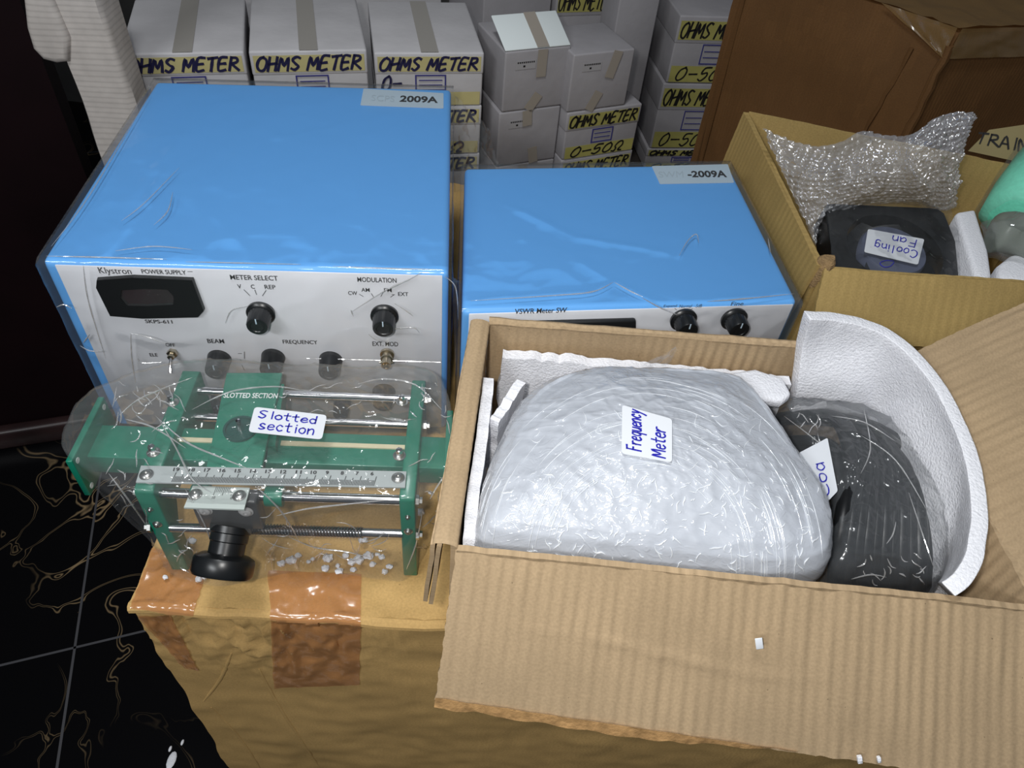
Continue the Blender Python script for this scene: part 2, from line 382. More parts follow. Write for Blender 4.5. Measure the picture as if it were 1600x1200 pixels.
# ================================================================== SETTING
def floor_mat():
    m, nt, b = newmat('black_marble_tile'); L = nt.links; b.inputs['Roughness'].default_value = .22; b.inputs['Specular IOR Level'].default_value = .3
    tc = nd(nt, 'ShaderNodeTexCoord')
    n = nd(nt, 'ShaderNodeTexNoise', i_Scale=3.6, i_Detail=2.5, i_Distortion=1.6); L.new(tc.outputs['Object'], n.inputs[0])
    a0_ = nd(nt, 'ShaderNodeMath', operation='SUBTRACT'); a0_.inputs[1].default_value = .5; L.new(n.outputs[0], a0_.inputs[0])
    a1_ = nd(nt, 'ShaderNodeMath', operation='ABSOLUTE'); L.new(a0_.outputs[0], a1_.inputs[0])
    a = nd(nt, 'ShaderNodeMath', operation='SUBTRACT'); a.inputs[1].default_value = .010; L.new(a1_.outputs[0], a.inputs[0])
    ab = nd(nt, 'ShaderNodeMath', operation='ABSOLUTE'); L.new(a.outputs[0], ab.inputs[0])
    lt = nd(nt, 'ShaderNodeMapRange'); lt.inputs[1].default_value = .0; lt.inputs[2].default_value = .005; lt.inputs[3].default_value = 1; lt.inputs[4].default_value = 0; L.new(ab.outputs[0], lt.inputs[0])
    n2 = nd(nt, 'ShaderNodeTexNoise', i_Scale=3.0, i_Detail=2.0); L.new(tc.outputs['Object'], n2.inputs[0])
    r2 = nd(nt, 'ShaderNodeMapRange'); r2.inputs[1].default_value = .46; r2.inputs[2].default_value = .62; L.new(n2.outputs[0], r2.inputs[0])
    mu = nd(nt, 'ShaderNodeMath', operation='MULTIPLY'); L.new(lt.outputs[0], mu.inputs[0]); L.new(r2.outputs[0], mu.inputs[1])
    mx = nd(nt, 'ShaderNodeMixRGB'); mx.inputs[1].default_value = srgb(10, 10, 12); mx.inputs[2].default_value = srgb(150, 128, 96); L.new(mu.outputs[0], mx.inputs[0])
    L.new(mx.outputs[0], b.inputs[0]); return m
FLOOR = floor_mat(); GROUT = mat('grout', srgb(70, 70, 74), .8)
g0 = Z(117, 1012, 0); gu = (Z(230, 985, 0)-g0).normalized(); gv = (Z(150, 790, 0)-g0).normalized()
mb = MB(); mb.add([(-3.5, -1.5, -.05), (3.5, -1.5, -.05), (3.5, 3.2, -.05), (-3.5, 3.2, -.05), (-3.5, -1.5, 0), (3.5, -1.5, 0), (3.5, 3.2, 0), (-3.5, 3.2, 0)], [(0, 1, 2, 3), (4, 5, 6, 7), (0, 1, 5, 4), (1, 2, 6, 5), (2, 3, 7, 6), (3, 0, 4, 7)])
floor = tag(mb.build('floor', FLOOR, None, False), kind='structure')
mb = MB()
for k in range(-2, 4):
    for A, D in ((g0+gu*.6*k, gv), (g0+gv*.6*k, gu)):
        s = V((-D.y, D.x, 0))*.0022; A = V((A.x, A.y, .0006))
        mb.add([A+D*-1.4+s, A+D*1.6+s, A+D*1.6-s, A+D*-1.4-s], [(0, 1, 2, 3)])
o = mb.build('trim_1', GROUT, None, False); tag(o, kind='structure')
MAROON = mat('dark_maroon_panel', srgb(20, 7, 10), .6, var=.3, scale=6, spec=.15)
wa = Z(0, 705, 0); wb_ = Z(146, 682, 0); wd = (wb_-wa).normalized(); wn = V((-wd.y, wd.x, 0))
def wallslab(name, A, B, n, z0, z1, th, m):
    mb = MB(); mb.prism([V((A.x, A.y, z0)), V((B.x, B.y, z0)), V((B.x, B.y, z0))+n*th, V((A.x, A.y, z0))+n*th], (0, 0, z1-z0))
    return tag(mb.build(name, m, None, False), kind='structure')
wA = wa-wd*1.6; wB = wa+wd*.36
wallslab('wall_left', wA+wn*.03, wB+wn*.03, wn, 0, 2.9, .06, MAROON)
bb = wallslab('baseboard_left', wA, wB, wn, 0, .055, .029, mat('dark_skirting', srgb(44, 30, 30), .35, var=.4, scale=12)); bevel(bb, .008)
wallslab('wall_back', V((-3.4, 2.5, 0)), V((3.4, 2.5, 0)), V((0, 1, 0)), 0, 2.9, .1, mat('dim_plaster', srgb(92, 90, 88), .8, var=.1))

# ================================================================== BIG CARTONS
def carton_solid(name, label, quad, z0, z1, m, amp=.003, group=None, n=26, top_crumple=0, cat='carton', crumple=None):
    """closed carton: quad xy corners FL FR BR BL"""
    q = [V((p[0], p[1], 0)) for p in quad]
    t = thing(name, label, cat, (sum((a for a in q), V())/4)+V((0, 0, z0)), group)
    mb = MB(); cen = sum(q, V())/4
    def P(u, v, w_):
        p = bil(q, u, v); p = V((p.x, p.y, lerp(z0, z1, w_)))
        d = V((nz(p, 9, 1), nz(p, 9, 2), nz(p, 9, 3)))*amp*1.3+V((nz(p, 34, 4), nz(p, 34, 5), nz(p, 34, 6)))*amp*.5
        if top_crumple and w_ > .9: d += V((0, 0, nz(p, 60, 9)))*top_crumple
        if crumple: d += crumple(p)
        return p+d*min(1, w_*6)
    mb.grid(lambda a, b: P(a, 0, b), n, n); mb.grid(lambda a, b: P(1, a, b), n, n)
    mb.grid(lambda a, b: P(1-a, 1, b), n, n); mb.grid(lambda a, b: P(0, 1-a, b), n, n)
    mb.grid(lambda a, b: P(a, b, 1), n, n); mb.grid(lambda a, b: P(a, 1-b, 0), n, n)
    o = mb.build('carton_body', m, t, True, 60)
    bm = bmesh.new(); bm.from_mesh(o.data); bmesh.ops.remove_doubles(bm, verts=bm.verts, dist=1e-5)
    bmesh.ops.recalc_face_normals(bm, faces=bm.faces); bm.to_mesh(o.data); bm.free()
    o.data.shade_smooth(); o.data.set_sharp_from_angle(angle=math.radians(60))
    return t, o, P
ZB = .655
c0 = Z(200, 938, ZB); c1 = Z(700, 974, ZB); du = (c1-c0).normalized(); dv = V((-du.y, du.x, 0))
lowq = [c0, c0+du*1.12, c0+du*1.12+dv*.80, c0+dv*.80]
low, lowbody, LP = carton_solid('taped_carton', 'large closed tan carton with orange packing tape, standing under the instruments', lowq, 0, ZB, CARDL, .0035, n=170, top_crumple=.003,
    crumple=lambda p: (lambda x, k: V((0, -1, 0))*(.011*k*((crease(V((x*52+p.z*7, 3, p.z*15)), 1, 3)-.35)+.4*nz(V((x*110, 1, p.z*40)), 1, 2))) if k > 0 else V())((p-c0).dot(du), max(0, min(1, (p.z-.47)/.10))*max(0, min(1, (ZB-.004-p.z)/.02))*max(0, 1-abs((p-c0).dot(du)-.10)/.19) if (p-c0).dot(dv) < .02 else 0))
# rounded, folded front lip of the top
mb = MB(); mb.tube([LP(a/50, 0, 1)+V((0, -.001, -.006+.0015*nz((a, 0, 0), .4))) for a in range(51)], [.0065+.0015*nz((a*.3, 3, 0), 1) for a in range(51)], 10)
lip = mb.build('folded_lip', CARDL, low)
lfr = Frame(c0, du, (0, 0, 1))
_b = bmesh.new(); _b.from_mesh(lowbody.data); _b.transform(Matrix.Translation(ORG[low.name])); _l = bmesh.new(); _l.from_mesh(lip.data); _l.transform(Matrix.Translation(ORG[low.name])); _me = bpy.data.meshes.new('tmp'); _l.to_mesh(_me); _l.free(); _b.from_mesh(_me); bpy.data.meshes.remove(_me)
lbv = BVHTree.FromBMesh(_b); _b.free()
def hit(bv, px, py, off=0):
    r = ray(px, py).normalized(); h = bv.ray_cast(EYE, r)
    return (h[0], h[1]) if h[0] else (None, None)
# pressed creases in the card
for pts in ([(330, 1105), (380, 1160), (430, 1240)], [(405, 1045), (440, 1110), (500, 1200)], [(318, 1096), (345, 1060), (362, 1020)]):
    P = []; n0 = len(catmull([(a, b, 0) for a, b in pts], 8))
    for i, p in enumerate(catmull([(a, b, 0) for a, b in pts], 8)):
        h, n = hit(lbv, p.x, p.y)
        if h: P.append((h, n, .0012+.0028*math.sin(math.pi*i/(n0-1))*(.7+.5*nz(h, 60, 2))))
    mb = MB(); mb.tube([h-n*r*.62 for h, n, r in P], [r for h, n, r in P], 12); mb.build('crease', CARDL, low)
def tape(pts, off=.0009, nx=30, ny=24, wob=.0016):
    q = [V(a+(0,)) for a in pts]; mb = MB(); ok = True
    def P(u, v):
        a = bil(q, u, v); h, n = hit(lbv, a.x+3*nz((u*9, v*9, 0), 1, 4)*(u in (0, 1) or v in (0, 1)), a.y)
        if h is None: h, n = lfr.px(a.x, a.y), lfr.N
        return h+n*(off+wob*crease(h, 34, 3))
    mb.grid(P, nx, ny); return mb.build('packing_tape', TAPEO, low)
tape([(428, 1074), (562, 1069), (566, 898), (420, 892)], nx=44, ny=60, wob=.0013)
tape([(288, 1042), (311, 1047), (268, 960), (216, 962)], ny=30)
tape([(203, 950), (302, 962), (330, 872), (240, 858)], ny=40, wob=.0026)

# large brown carton behind on the right
P0 = Z(1490, 60, .955); Pl = Z(1400, 0, .955); Pr = Z(1600, 57, .955)
dl = (Pl-P0); dl.z = 0; dl.normalize(); dr = (Pr-P0); dr.z = 0; dr.normalize()
dl = (V((.335, 1.42, 0))-V((P0.x, P0.y, 0))).normalized()
Lb = .37; Rb = .45; A0 = V((P0.x, P0.y, 0))
bq = [A0+dl*Lb, A0, A0+dr*Rb, A0+dr*Rb+dl*Lb]
big, bigbody, BP = carton_solid('brown_carton', 'large dark brown closed carton standing behind the open box with the cooling fan', bq, 0, .965, CARDB, .004, n=40)
lf = Frame(A0+dl*Lb, -dl, (0, 0, 1)); rf = Frame(A0, dr, (0, 0, 1))
mb = MB()
mb.tube([P0+V((0, 0, -.01-.3*k/14))+lf.N*.002+V((.004*nz((k, 0, 0), .7), 0, 0)) for k in range(15)], [.007+.003*nz((k, 1, 0), .9) for k in range(15)], 8)
mb.tube([P0-lf.U*.05+V((0, 0, -.03-.27*k/14))+lf.N*.003-lf.U*.03*(k/14)+V((.006*nz((k, 4, 0), .6), 0, 0)) for k in range(15)], [.003+.003*abs(nz((k, 2, 0), .9)) for k in range(15)], 6)
mb.build('crushed_corner', CARDB, big)
TAPEB = film('brown_tape', haze=.5, gloss=.08, scale=14, bstr=.5, tint=(.9, .7, .45), hazecol=(.30, .19, .08), rough=.2)
mb = MB()
tz = .97
mb.grid(lambda u, v: (lambda p: V((p.x, p.y, tz+.004*crease(p, 20, 2))))(A0-lf.N*0+dr*(u*.3)+(-dl*-1)*(v*.22)*1.0), 24, 16)
mb.grid(lambda u, v: rf.at(u*.3, .972-.045*v-.0*u, .006+.003*crease(rf.at(u*.3, v*.1), 22, 3)), 24, 6)
mb.grid(lambda u, v: lf.at(Lb-u*.12*(1-v), .972-.045*v, .006+.003*crease(rf.at(u*.3, v*.1), 22, 3)), 12, 6)
mb.build('packing_tape', TAPEB, big)
# folded side lip at the far left edge of the brown carton
mb = MB(); mb.prism([lf.at(-.002, .55, -.02), lf.at(.03, .55, .004), lf.at(.018, .80, .012), lf.at(.022, .965, .004), lf.at(-.002, .965, -.02)], lf.N*.004-lf.U*.004)
mb.build('torn_edge', CARDB, big, False)

# ================================================================== WHITE METER BOXES
yel_group = 'white ohm meter boxes stacked on the shelf'
def stamp(fr, u, v, w_, h, parent, m=None):
    m = m or mat_cache('stamp_blue', srgb(52, 52, 120))
    k = .0022; mb = MB()
    for a in ((u, u+w_, v, v+k), (u, u+w_, v+h-k, v+h), (u, u+k, v+k, v+h-k), (u+w_-k, u+w_, v+k, v+h-k)): mb.box(fr, *a, .0003, .0007)
    for j in range(2): mb.box(fr, u+w_*.12, u+w_*.88, v+h*(.32+.3*j), v+h*(.32+.3*j)+k*.8, .0003, .0006)
    return mb.build('stamp', m, parent, False)
_mc = {}
def mat_cache(n, c, r=.6):
    if n not in _mc: _mc[n] = mat(n, c, r)
    return _mc[n]
def wbox(label, pL, pR, z, h, d, txt=True, zero=True, tape=None, group=yel_group, ymat=None, ang=None, m=None, seam=True, wid=None, marker=None, flap=False, st=True, zt='0-50W'):
    """white card box: front top edge seen between photo points pL,pR at height z"""
    a = Z(*pL, z); b = Z(*pR, z); u = (b-a); W = wid or u.length; u.normalize()
    if ang is not None: u = V((math.cos(math.radians(ang)), math.sin(math.radians(ang)), 0))
    return wbox_w(label, a, u, W, z, h, d, txt, zero, tape, group, ymat, m, seam, marker, flap, st, zt)
def wbox_w(label, a, u, W, z, h, d, txt=True, zero=True, tape=None, group=yel_group, ymat=None, m=None, seam=True, marker=None, flap=False, st=True, zt='0-50W'):
    v = V((-u.y, u.x, 0)); fr = Frame(V((a.x, a.y, z-h)), u, (0, 0, 1))
    t = thing('meter_box', label, 'box', fr.at(W/2, 0, -d/2), group)
    mb = MB(); mb.box(fr, 0, W, 0, h, -d, 0); o = mb.build('box_body', m or WBOX, t); bevel(o, .003, 3)
    if seam:
        mb = MB(); mb.box(fr, -.0008, W+.0008, h-min(h, .16)*.40, h-.0003, -d-.0008, .0009); o = mb.build('lid', m or WBOX, t); bevel(o, .003, 3)
    ym = ymat or YEL; mk_ = marker or MARK; hf = h; h = min(h, .16); fr = Frame(fr.at(0, hf-h, 0), u, (0, 0, 1))
    f2 = Frame(fr.at(0, 0, .0012), u, (0, 0, 1))
    if txt:
        mb = MB(); mb.box(f2, .004, W-.004, h*.66, h*.93, 0, .0004); y = mb.build('yellow_tape', ym, t, False)
        q = [f2.at(W*.05, h*.69, .0006), f2.at(W*.95, h*.69, .0006), f2.at(W*.95, h*.91, .0006), f2.at(W*.05, h*.91, .0006)]
        write('OHMS METER', qmap(q), W*.024, mk_, t, off=.0004, slant=.35)
    if st: stamp(f2, W*.36, h*.30, W*.29, h*.30, t)
    if zero:
        mb = MB(); mb.box(f2, .004, W-.004, h*.02, h*.27, 0, .0004); mb.build('yellow_tape', ym, t, False)
        q = [f2.at(W*.12, h*.05, .0006), f2.at(W*.85, h*.05, .0006), f2.at(W*.85, h*.25, .0006), f2.at(W*.12, h*.25, .0006)]
        if zt == '0-': q = [f2.at(W*.06, h*.30, .0006), f2.at(W*.24, h*.30, .0006), f2.at(W*.24, h*.58, .0006), f2.at(W*.06, h*.58, .0006)]
        write(zt, qmap(q), W*.021, mk_, t, off=.0004, slant=.4)
    if tape:
        for (u0, v0, u1, v1, wd_) in tape:
            mb = MB(); A, B = f2.at(u0*W, v0*h, .0004), f2.at(u1*W, v1*h, .0004); s = (B-A).cross(f2.N).normalized()*wd_/2
            mb.prism([A-s, B-s, B+s, A+s], f2.N*.0004); mb.build('beige_tape', BEIGE, t, False)
    return t, fr
OHM = 'ohm meter boxes with a yellow band'
# left row of three, and the ones below carrying them
zA = .85
def row(px0, px1, label, zero, ww):
    hA = .085
    t, fr = wbox(label, px0, px1, zA, hA, .22, True, False, group='ohm meter boxes in the left row', zt='0-50W', st=False, m=WBOX)
    return t, fr
def rowbox(pL, pR, label, extra):
    a = Z(*pL, zA); b = Z(*pR, zA); u = (b-a).normalized(); W = (b-a).length
    pb = V((b.x, b.y, 0)); zb_ = zabove(pb, extra); h = zA-zb_
    t, fr = wbox_w(label, a, u, W, zA, h, .22, txt=True, zero=(pL[0] > 500), st=True, group='ohm meter boxes in the left row', zt='0-')
    # glossy tape strip over the lid and label strip on top
    mb = MB(); mb.box(fr, W*.4, W*.62, h+.0003, h+.0008, -.22, .002) if False else None
    f3 = Frame(fr.at(0, h+.0006, 0), u, V((-u.y, u.x, 0)))
    mb = MB(); mb.box(f3, W*.42, W*.58, 0, .22, 0, .0004); mb.build('clear_tape', mat_cache('dull_tape', srgb(158, 154, 148), .25), t, False)
    if pL[0] > 500:
        f2 = Frame(fr.at(0, 0, .0012), u, (0, 0, 1))
    return t, fr, h, a, u, W
# left-row boxes
A_ = rowbox((186, 84), (380, 80), 'white ohm meter box nearest the textured white post, top of its stack', 168)
B_ = rowbox((389, 80), (572, 77), 'white ohm meter box in the middle of the left row behind the larger blue instrument', 168)
C_ = rowbox((585, 82), (756, 82), 'white ohm meter box topping the right column of the left row, stamped', 164)
print('row heights', A_[2], B_[2], C_[2], [x[3] for x in (A_, B_, C_)])
hh = C_[2]
SHZ = .45
nm = {0: 'nearest the white post', 1: 'in the middle column', 2: 'in the right column'}
lows = []
for i, R in enumerate((A_, B_, C_)):
    z = zA-R[2]-.0005; k = 0
    while z-hh > SHZ-.02:
        h_ = hh if z-2*hh > SHZ-.02 else z-SHZ
        if i == 2 or k < 9:
            wbox_w('white ohm meter box in the left row, %s, %s from the top' % (nm[i], ['second', 'third', 'fourth', 'fifth', 'sixth'][k]), R[3], R[4], R[5], z, h_, .22, txt=True, zero=True, st=True, group='ohm meter boxes in the left row')
        z -= h_+.0005; k += 1
# columns D E F seen between the instruments
zD = .85
aD = Z(790, 82, zD); bD = Z(893, 72, zD); uD = (bD-aD).normalized(); WD = (bD-aD).length
hD = zD-zabove(V((aD.x, aD.y, 0)), 176)
tapes = [(.56, .55, .56, 1.0, .018), (.40, .0, .56, .26, .018)]
plain = 'plain white boxes closed with beige tape'
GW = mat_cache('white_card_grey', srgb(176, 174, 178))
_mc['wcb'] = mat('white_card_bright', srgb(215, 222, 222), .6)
def plainbox(label, a, u, W, z, h, d, tapes, flap):
    t, fr = wbox_w(label, a, u, W, z, h, d, txt=False, zero=False, st=False, seam=False, tape=tapes, group=plain, m=WBOX_SHADED)
    f2 = Frame(fr.at(0, 0, .0004), u, (0, 0, 1))
    mb = MB(); mb.box(f2, W*.16, W*.47, h*.70, h*.84, 0, .0003); s = mb.build('paper_label', mat_cache('label_grey', srgb(160, 158, 160)), t, False)
    mb = MB(); k = .0012
    for j in range(9): mb.box(f2, W*(.19+.03*j), W*(.19+.03*j)+W*.018, h*.80, h*.825, .0003, .0006)
    mb.box(f2, W*.28, W*.31, h*.735, h*.765, .0003, .0006)
    mb.build('print', INKB, t, False)
    if flap:
        f3 = Frame(fr.at(0, h, -.002), u, (V((-u.y, u.x, 0))+V((0, 0, .45))).normalized())
        mb = MB(); mb.box(f3, .0, W*.99, 0, .075, 0, .003); o = mb.build('lid_flap', _mc['wcb'], t); bevel(o, .002)
        mb = MB(); mb.box(f3, W*.48, W*.66, 0, .075, .0031, .0036); mb.build('beige_tape', BEIGE, t, False)
    return t, fr
plainbox('plain white box with a raised bright lid flap and beige tape', aD, uD, WD, zD, hD, .13, tapes, True)
aE = Z(897, 86, .845); bE = Z(993, 76, .845); uE = (bE-aE).normalized(); WE = (bE-aE).length; hE = .845-zabove(V((bE.x, bE.y, 0)), 164)
plainbox('plain white taped box standing on an ohm meter box', aE, uE, WE, .845, hE, .12, [(.62, .55, .72, 1.0, .018), (.36, .0, .5, .32, .018)], False)
# top of box E: small raised lid with tape
zz = zD-hD-.001
k = 0
while zz-hD > SHZ-.06:
    h_ = hD if zz-2*hD > SHZ-.06 else zz-SHZ
    plainbox('plain white taped box under the one with the raised flap, %s' % ['directly beneath it', 'second down', 'lowest of all'][k], aD-uD*.004, uD, WD-.002, zz, h_, .13, [(.62, .0, .58, .3, .018), (.46, .72, .44, 1.0, .018)], False); zz -= h_+.001; k += 1
zE = .845-hE-.001; a = aE+uE*.003; k = 0
h0 = None
while zE > SHZ+.03:
    h_ = .092 if zE-.19 > SHZ else zE-SHZ
    wbox_w('white ohm meter box marked with a range, %s' % ['directly under the plain taped box', 'second below the plain taped box', 'third below the plain taped box', 'fourth below'][k], a, uE, .152, zE, h_, .13, ymat=YEL2, marker=MARKB, m=WBOX_SHADED, group='ohm meter boxes in the right columns'); zE -= h_+.0006; k += 1
aF = Z(1064, 24, .80); bF = Z(1164, 27, .80); uF = (bF-aF).normalized(); WF = .175
aF2 = aF
fs = V((aF.x, aF.y, 0))
zF = .80
zl = [zabove(fs, 130), zabove(fs, 232)]
print('F', aF, zl, 'D', aD, hD, 'E', aE, hE)
k = 0
hs = [zF-zl[0], zl[0]-zl[1]]
while zF > SHZ+.02:
    h_ = hs[k] if k < 2 else min(hs[1], zF-SHZ)
    if zF-h_ < SHZ+.03: h_ = zF-SHZ
    wbox_w('white ohm meter box in the column against the brown carton, %s' % ['topmost', 'second from the top', 'third from the top', 'fourth from the top', 'fifth from the top'][k], aF-uF*.004*k, uF, WF, zF, h_-.001, .2, ymat=YEL2, marker=MARKB, m=WBOX_SHADED, group='ohm meter boxes in the right columns'); zF -= h_; k += 1
# boxes further back
vD = V((-uD.y, uD.x, 0))
gp = Z(762, 38, .84)
def farbox(label, pL, pR, z, d, h, **kw):
    a = Z(*pL, z); b = Z(*pR, z); u = (b-a).normalized()
    return wbox_w(label, a, u, (b-a).length, z, h, d, **kw)
far = 'white boxes in the far row of the shelf'
farbox('plain greyish white box behind the box with the raised flap', (758, -50), (868, -58), .84, .2, .39, txt=False, zero=False, st=False, seam=False, group=far, m=WBOX_SHADED)
farbox('white ohm meter box behind the plain taped boxes, only its yellow band showing', (872, -22), (965, -24), .80, .2, .35, ymat=YEL2, marker=MARKB, m=WBOX_SHADED, group=far, zero=False, st=False)
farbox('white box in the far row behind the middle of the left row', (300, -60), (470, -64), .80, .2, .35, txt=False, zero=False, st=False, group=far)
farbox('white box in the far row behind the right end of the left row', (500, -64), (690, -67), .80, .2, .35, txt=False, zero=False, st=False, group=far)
t, fr = farbox('plain greyish box left of the ohm meter column against the brown carton', (972, -20), (1036, -22), .85, .08, .40, txt=False, zero=False, st=False, seam=False, group=far, m=WBOX_SHADED)
# shelf board
mb = MB(); mb.add([], [])
q = [V((-.74, 1.08, SHZ-.03)), V((.36, 1.43, SHZ-.03)), V((.60, 2.3, SHZ-.03)), V((-.74, 2.3, SHZ-.03))]
sh = thing('storage_shelf', 'dark low shelf board carrying all the white boxes', 'shelf', (-.1, 1.9, 0))
mb.prism([V((-.62, 1.13, SHZ-.03)), V((-.1, 1.2, SHZ-.03)), V((.28, 1.45, SHZ-.03)), V((.40, 2.3, SHZ-.03)), V((-.62, 2.3, SHZ-.03))], (0, 0, .029)); mb.build('shelf_board', mat_cache('dark_wood', srgb(52, 46, 42)), sh, False)
for (x, y) in ((-.59, 1.25), (.25, 1.5), (-.59, 2.25), (.37, 2.25)):
    mb = MB(); mb.prism([V((x-.02, y-.02, 0)), V((x+.02, y-.02, 0)), V((x+.02, y+.02, 0)), V((x-.02, y+.02, 0))], (0, 0, SHZ-.031)); mb.build('leg', mat_cache('dark_wood', srgb(52, 46, 42)), sh, False)

# ------------------------------------------------------------------ textured white post
def plaster():
    m, nt, b = newmat('combed_white_plaster'); L = nt.links; b.inputs['Roughness'].default_value = .75
    uv = nd(nt, 'ShaderNodeTexCoord'); mp = nd(nt, 'ShaderNodeMapping'); L.new(uv.outputs['Object'], mp.inputs[0])
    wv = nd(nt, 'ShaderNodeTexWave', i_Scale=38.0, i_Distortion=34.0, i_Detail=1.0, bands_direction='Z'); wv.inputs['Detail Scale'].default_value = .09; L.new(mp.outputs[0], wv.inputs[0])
    n = nd(nt, 'ShaderNodeTexNoise', i_Scale=60.0, i_Detail=5.0); L.new(mp.outputs[0], n.inputs[0])
    ad = nd(nt, 'ShaderNodeMath', operation='MULTIPLY_ADD'); ad.inputs[1].default_value = .5; L.new(n.outputs[0], ad.inputs[0]); L.new(wv.outputs['Fac'], ad.inputs[2])
    bp = nd(nt, 'ShaderNodeBump', i_Strength=1.0, i_Distance=.006); L.new(ad.outputs[0], bp.inputs[0]); L.new(bp.outputs[0], b.inputs['Normal'])
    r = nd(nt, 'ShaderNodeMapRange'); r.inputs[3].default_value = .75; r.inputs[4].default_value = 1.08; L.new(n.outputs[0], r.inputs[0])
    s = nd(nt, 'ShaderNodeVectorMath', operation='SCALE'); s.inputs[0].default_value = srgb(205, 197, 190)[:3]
    r9 = nd(nt, 'ShaderNodeMapRange'); r9.inputs[2].default_value = .45; r9.inputs[3].default_value = .84; r9.inputs[4].default_value = 1.0; L.new(wv.outputs['Fac'], r9.inputs[0]); m9 = nd(nt, 'ShaderNodeMath', operation='MULTIPLY'); L.new(r.outputs[0], m9.inputs[0]); L.new(r9.outputs[0], m9.inputs[1]); L.new(m9.outputs[0], s.inputs['Scale']); L.new(s.outputs[0], b.inputs[0])  # wave troughs coloured darker: groove shade painted into the plaster
    return m
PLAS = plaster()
pf = Frame((-.78, .99, 0), (1, .12, 0), (0, 0, 1))
zt_ = 1.02
TL, TR = pf.px(75, -40), pf.px(158, -40); MR, ML = pf.px(213, 168), pf.px(158, 248)
pd = ((pf.px(213, 168)-pf.px(167, 0)).normalized()+(pf.px(160, 248)-pf.px(95, 90)).normalized()).normalized()
A = pf.px(105, 110); B_r = pf.px(213, 168)
def down(p): return p+pd*((p.z-0.0)/-pd.z)
def upz(p, z): return p+pd*((z-p.z)/pd.z)
post = thing('plastered_post', 'leaning white post coated in combed rough plaster, left of the white boxes', 'post', down((A+B_r)/2))
ql = upz(pf.px(160, 248), 1.05); qr = upz(pf.px(213, 168), 1.05)
mb = MB(); S = []
N_ = 40
for i in range(N_+1):
    z = 1.05*i/N_
    L_ = upz(ql, z); R_ = upz(qr, z); w_ = .003*nz((0, 0, z), 14, 2)
    S.append([L_+V((w_, 0, 0)), L_+V((w_+.006, -.008, 0)), R_+V((-.006, -.008, 0)), R_+V((w_, 0, 0)), R_-pf.N*.05, L_-pf.N*.05])
vv = [p for s in S for p in s]; ff = [(i*6+j, i*6+(j+1) % 6, (i+1)*6+(j+1) % 6, (i+1)*6+j) for i in range(N_) for j in range(6)]+[tuple(range(6)), tuple(range(N_*6, N_*6+6))]
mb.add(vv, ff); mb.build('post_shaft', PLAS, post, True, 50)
f4 = Frame(pf.at(0, 0, .015), pf.U, pf.V)
blk = [f4.px(*p) for p in ((35, 0), (40, 45), (50, 78), (66, 95), (88, 101), (108, 98), (108, 60), (95, 30), (80, -5), (70, -60), (30, -60))]
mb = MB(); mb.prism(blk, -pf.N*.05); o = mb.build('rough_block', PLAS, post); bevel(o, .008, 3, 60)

# ================================================================== BLUE INSTRUMENTS
def instrument(name, label, quad, z0, z1, lipw=.011, lab=None):
    FL, FR, BR, BL = [V((p.x, p.y, 0)) for p in quad]
    u = (FR-FL).normalized(); fr = Frame(V((FL.x, FL.y, z0)), u, (0, 0, 1)); W = (FR-FL).length; H = z1-z0
    t = thing(name, label, 'instrument', V(((FL+FR+BR+BL)/4).to_tuple())+V((0, 0, z0)))
    f = .006
    mb = MB(); mb.prism([V((p.x, p.y, z0+f)) for p in (FL, FR, BR, BL)], (0, 0, H-f)); o = mb.build('cover', BLUE, t)
    bm = bmesh.new(); bm.from_mesh(o.data)
    bmesh.ops.bevel(bm, geom=[e for e in bm.edges], offset=.007, segments=4, profile=.6, affect='EDGES'); bm.to_mesh(o.data); bm.free()
    o.data.shade_smooth(); o.data.set_sharp_from_angle(angle=math.radians(50))
    mb = MB(); mb.box(fr, lipw, W-lipw*.55, f+.004, H-.0038, -.004, .0008); o = mb.build('front_panel', PANEL, t); bevel(o, .0005, 1)
    for a, b in ((.04, .04), (.94, .04), (.04, .92), (.94, .92)):
        q = bil([FL, FR, BR, BL], a, b); mb = MB(); mb.lathe(V((q.x, q.y, z0)), (0, 0, 1), [(.009, 0), (.011, .004), (.011, .0065)], 16); mb.build('foot', BLACKM, t)
    return t, Frame(fr.at(0, 0, .001), u, (0, 0, 1)), W, H
ZP = .90
psu, pfr, PW, PH = instrument('power_supply', 'larger blue instrument with white panel, black display and knobs, in clear film', [Z(64, 408, ZP), Z(701, 426, ZP), Z(705, 139, ZP), Z(244, 127, ZP)], ZB+.004, ZP)
def knob(fr, px, py, r, L, parent, m=BLACKP, skirt=True, name='knob', pointer=True):
    c = fr.px(px, py); mb = MB()
    pr_ = [(r*1.12, 0), (r*1.14, .003), (r*1.0, .005)] if skirt else [(r, 0)]
    k0 = len(pr_); pr_ += [(r*.93, .0055), (r*.86, L-.0015), (r*.80, L), (r*.55, L+.0002), (r*.5, L-.0004), (0, L-.0004)]
    mb.lathe(c, fr.N, pr_, 40, (k0, .045, k0+1)); o = mb.build(name, m, parent, True, 40)
    if pointer:
        f = Frame(c, fr.U, fr.V); mb = MB(); mb.box(f, -.0006, .0006, r*.3, r*.8, L-.0002, L+.0004); mb.build('pointer_line', STICKB, o, False)
    return o
knob(pfr, 408, 488, .0125, .022, psu); knob(pfr, 601, 492, .0125, .022, psu)
knob(pfr, 343, 560, .0125, .021, psu, skirt=False); knob(pfr, 427, 558, .0125, .021, psu, skirt=False); knob(pfr, 517, 562, .0125, .021, psu, skirt=False)
knob(pfr, 600, 612, .013, .020, psu, skirt=False); knob(pfr, 348, 622, .0125, .02, psu, skirt=False); knob(pfr, 535, 628, .010, .02, psu, skirt=False)
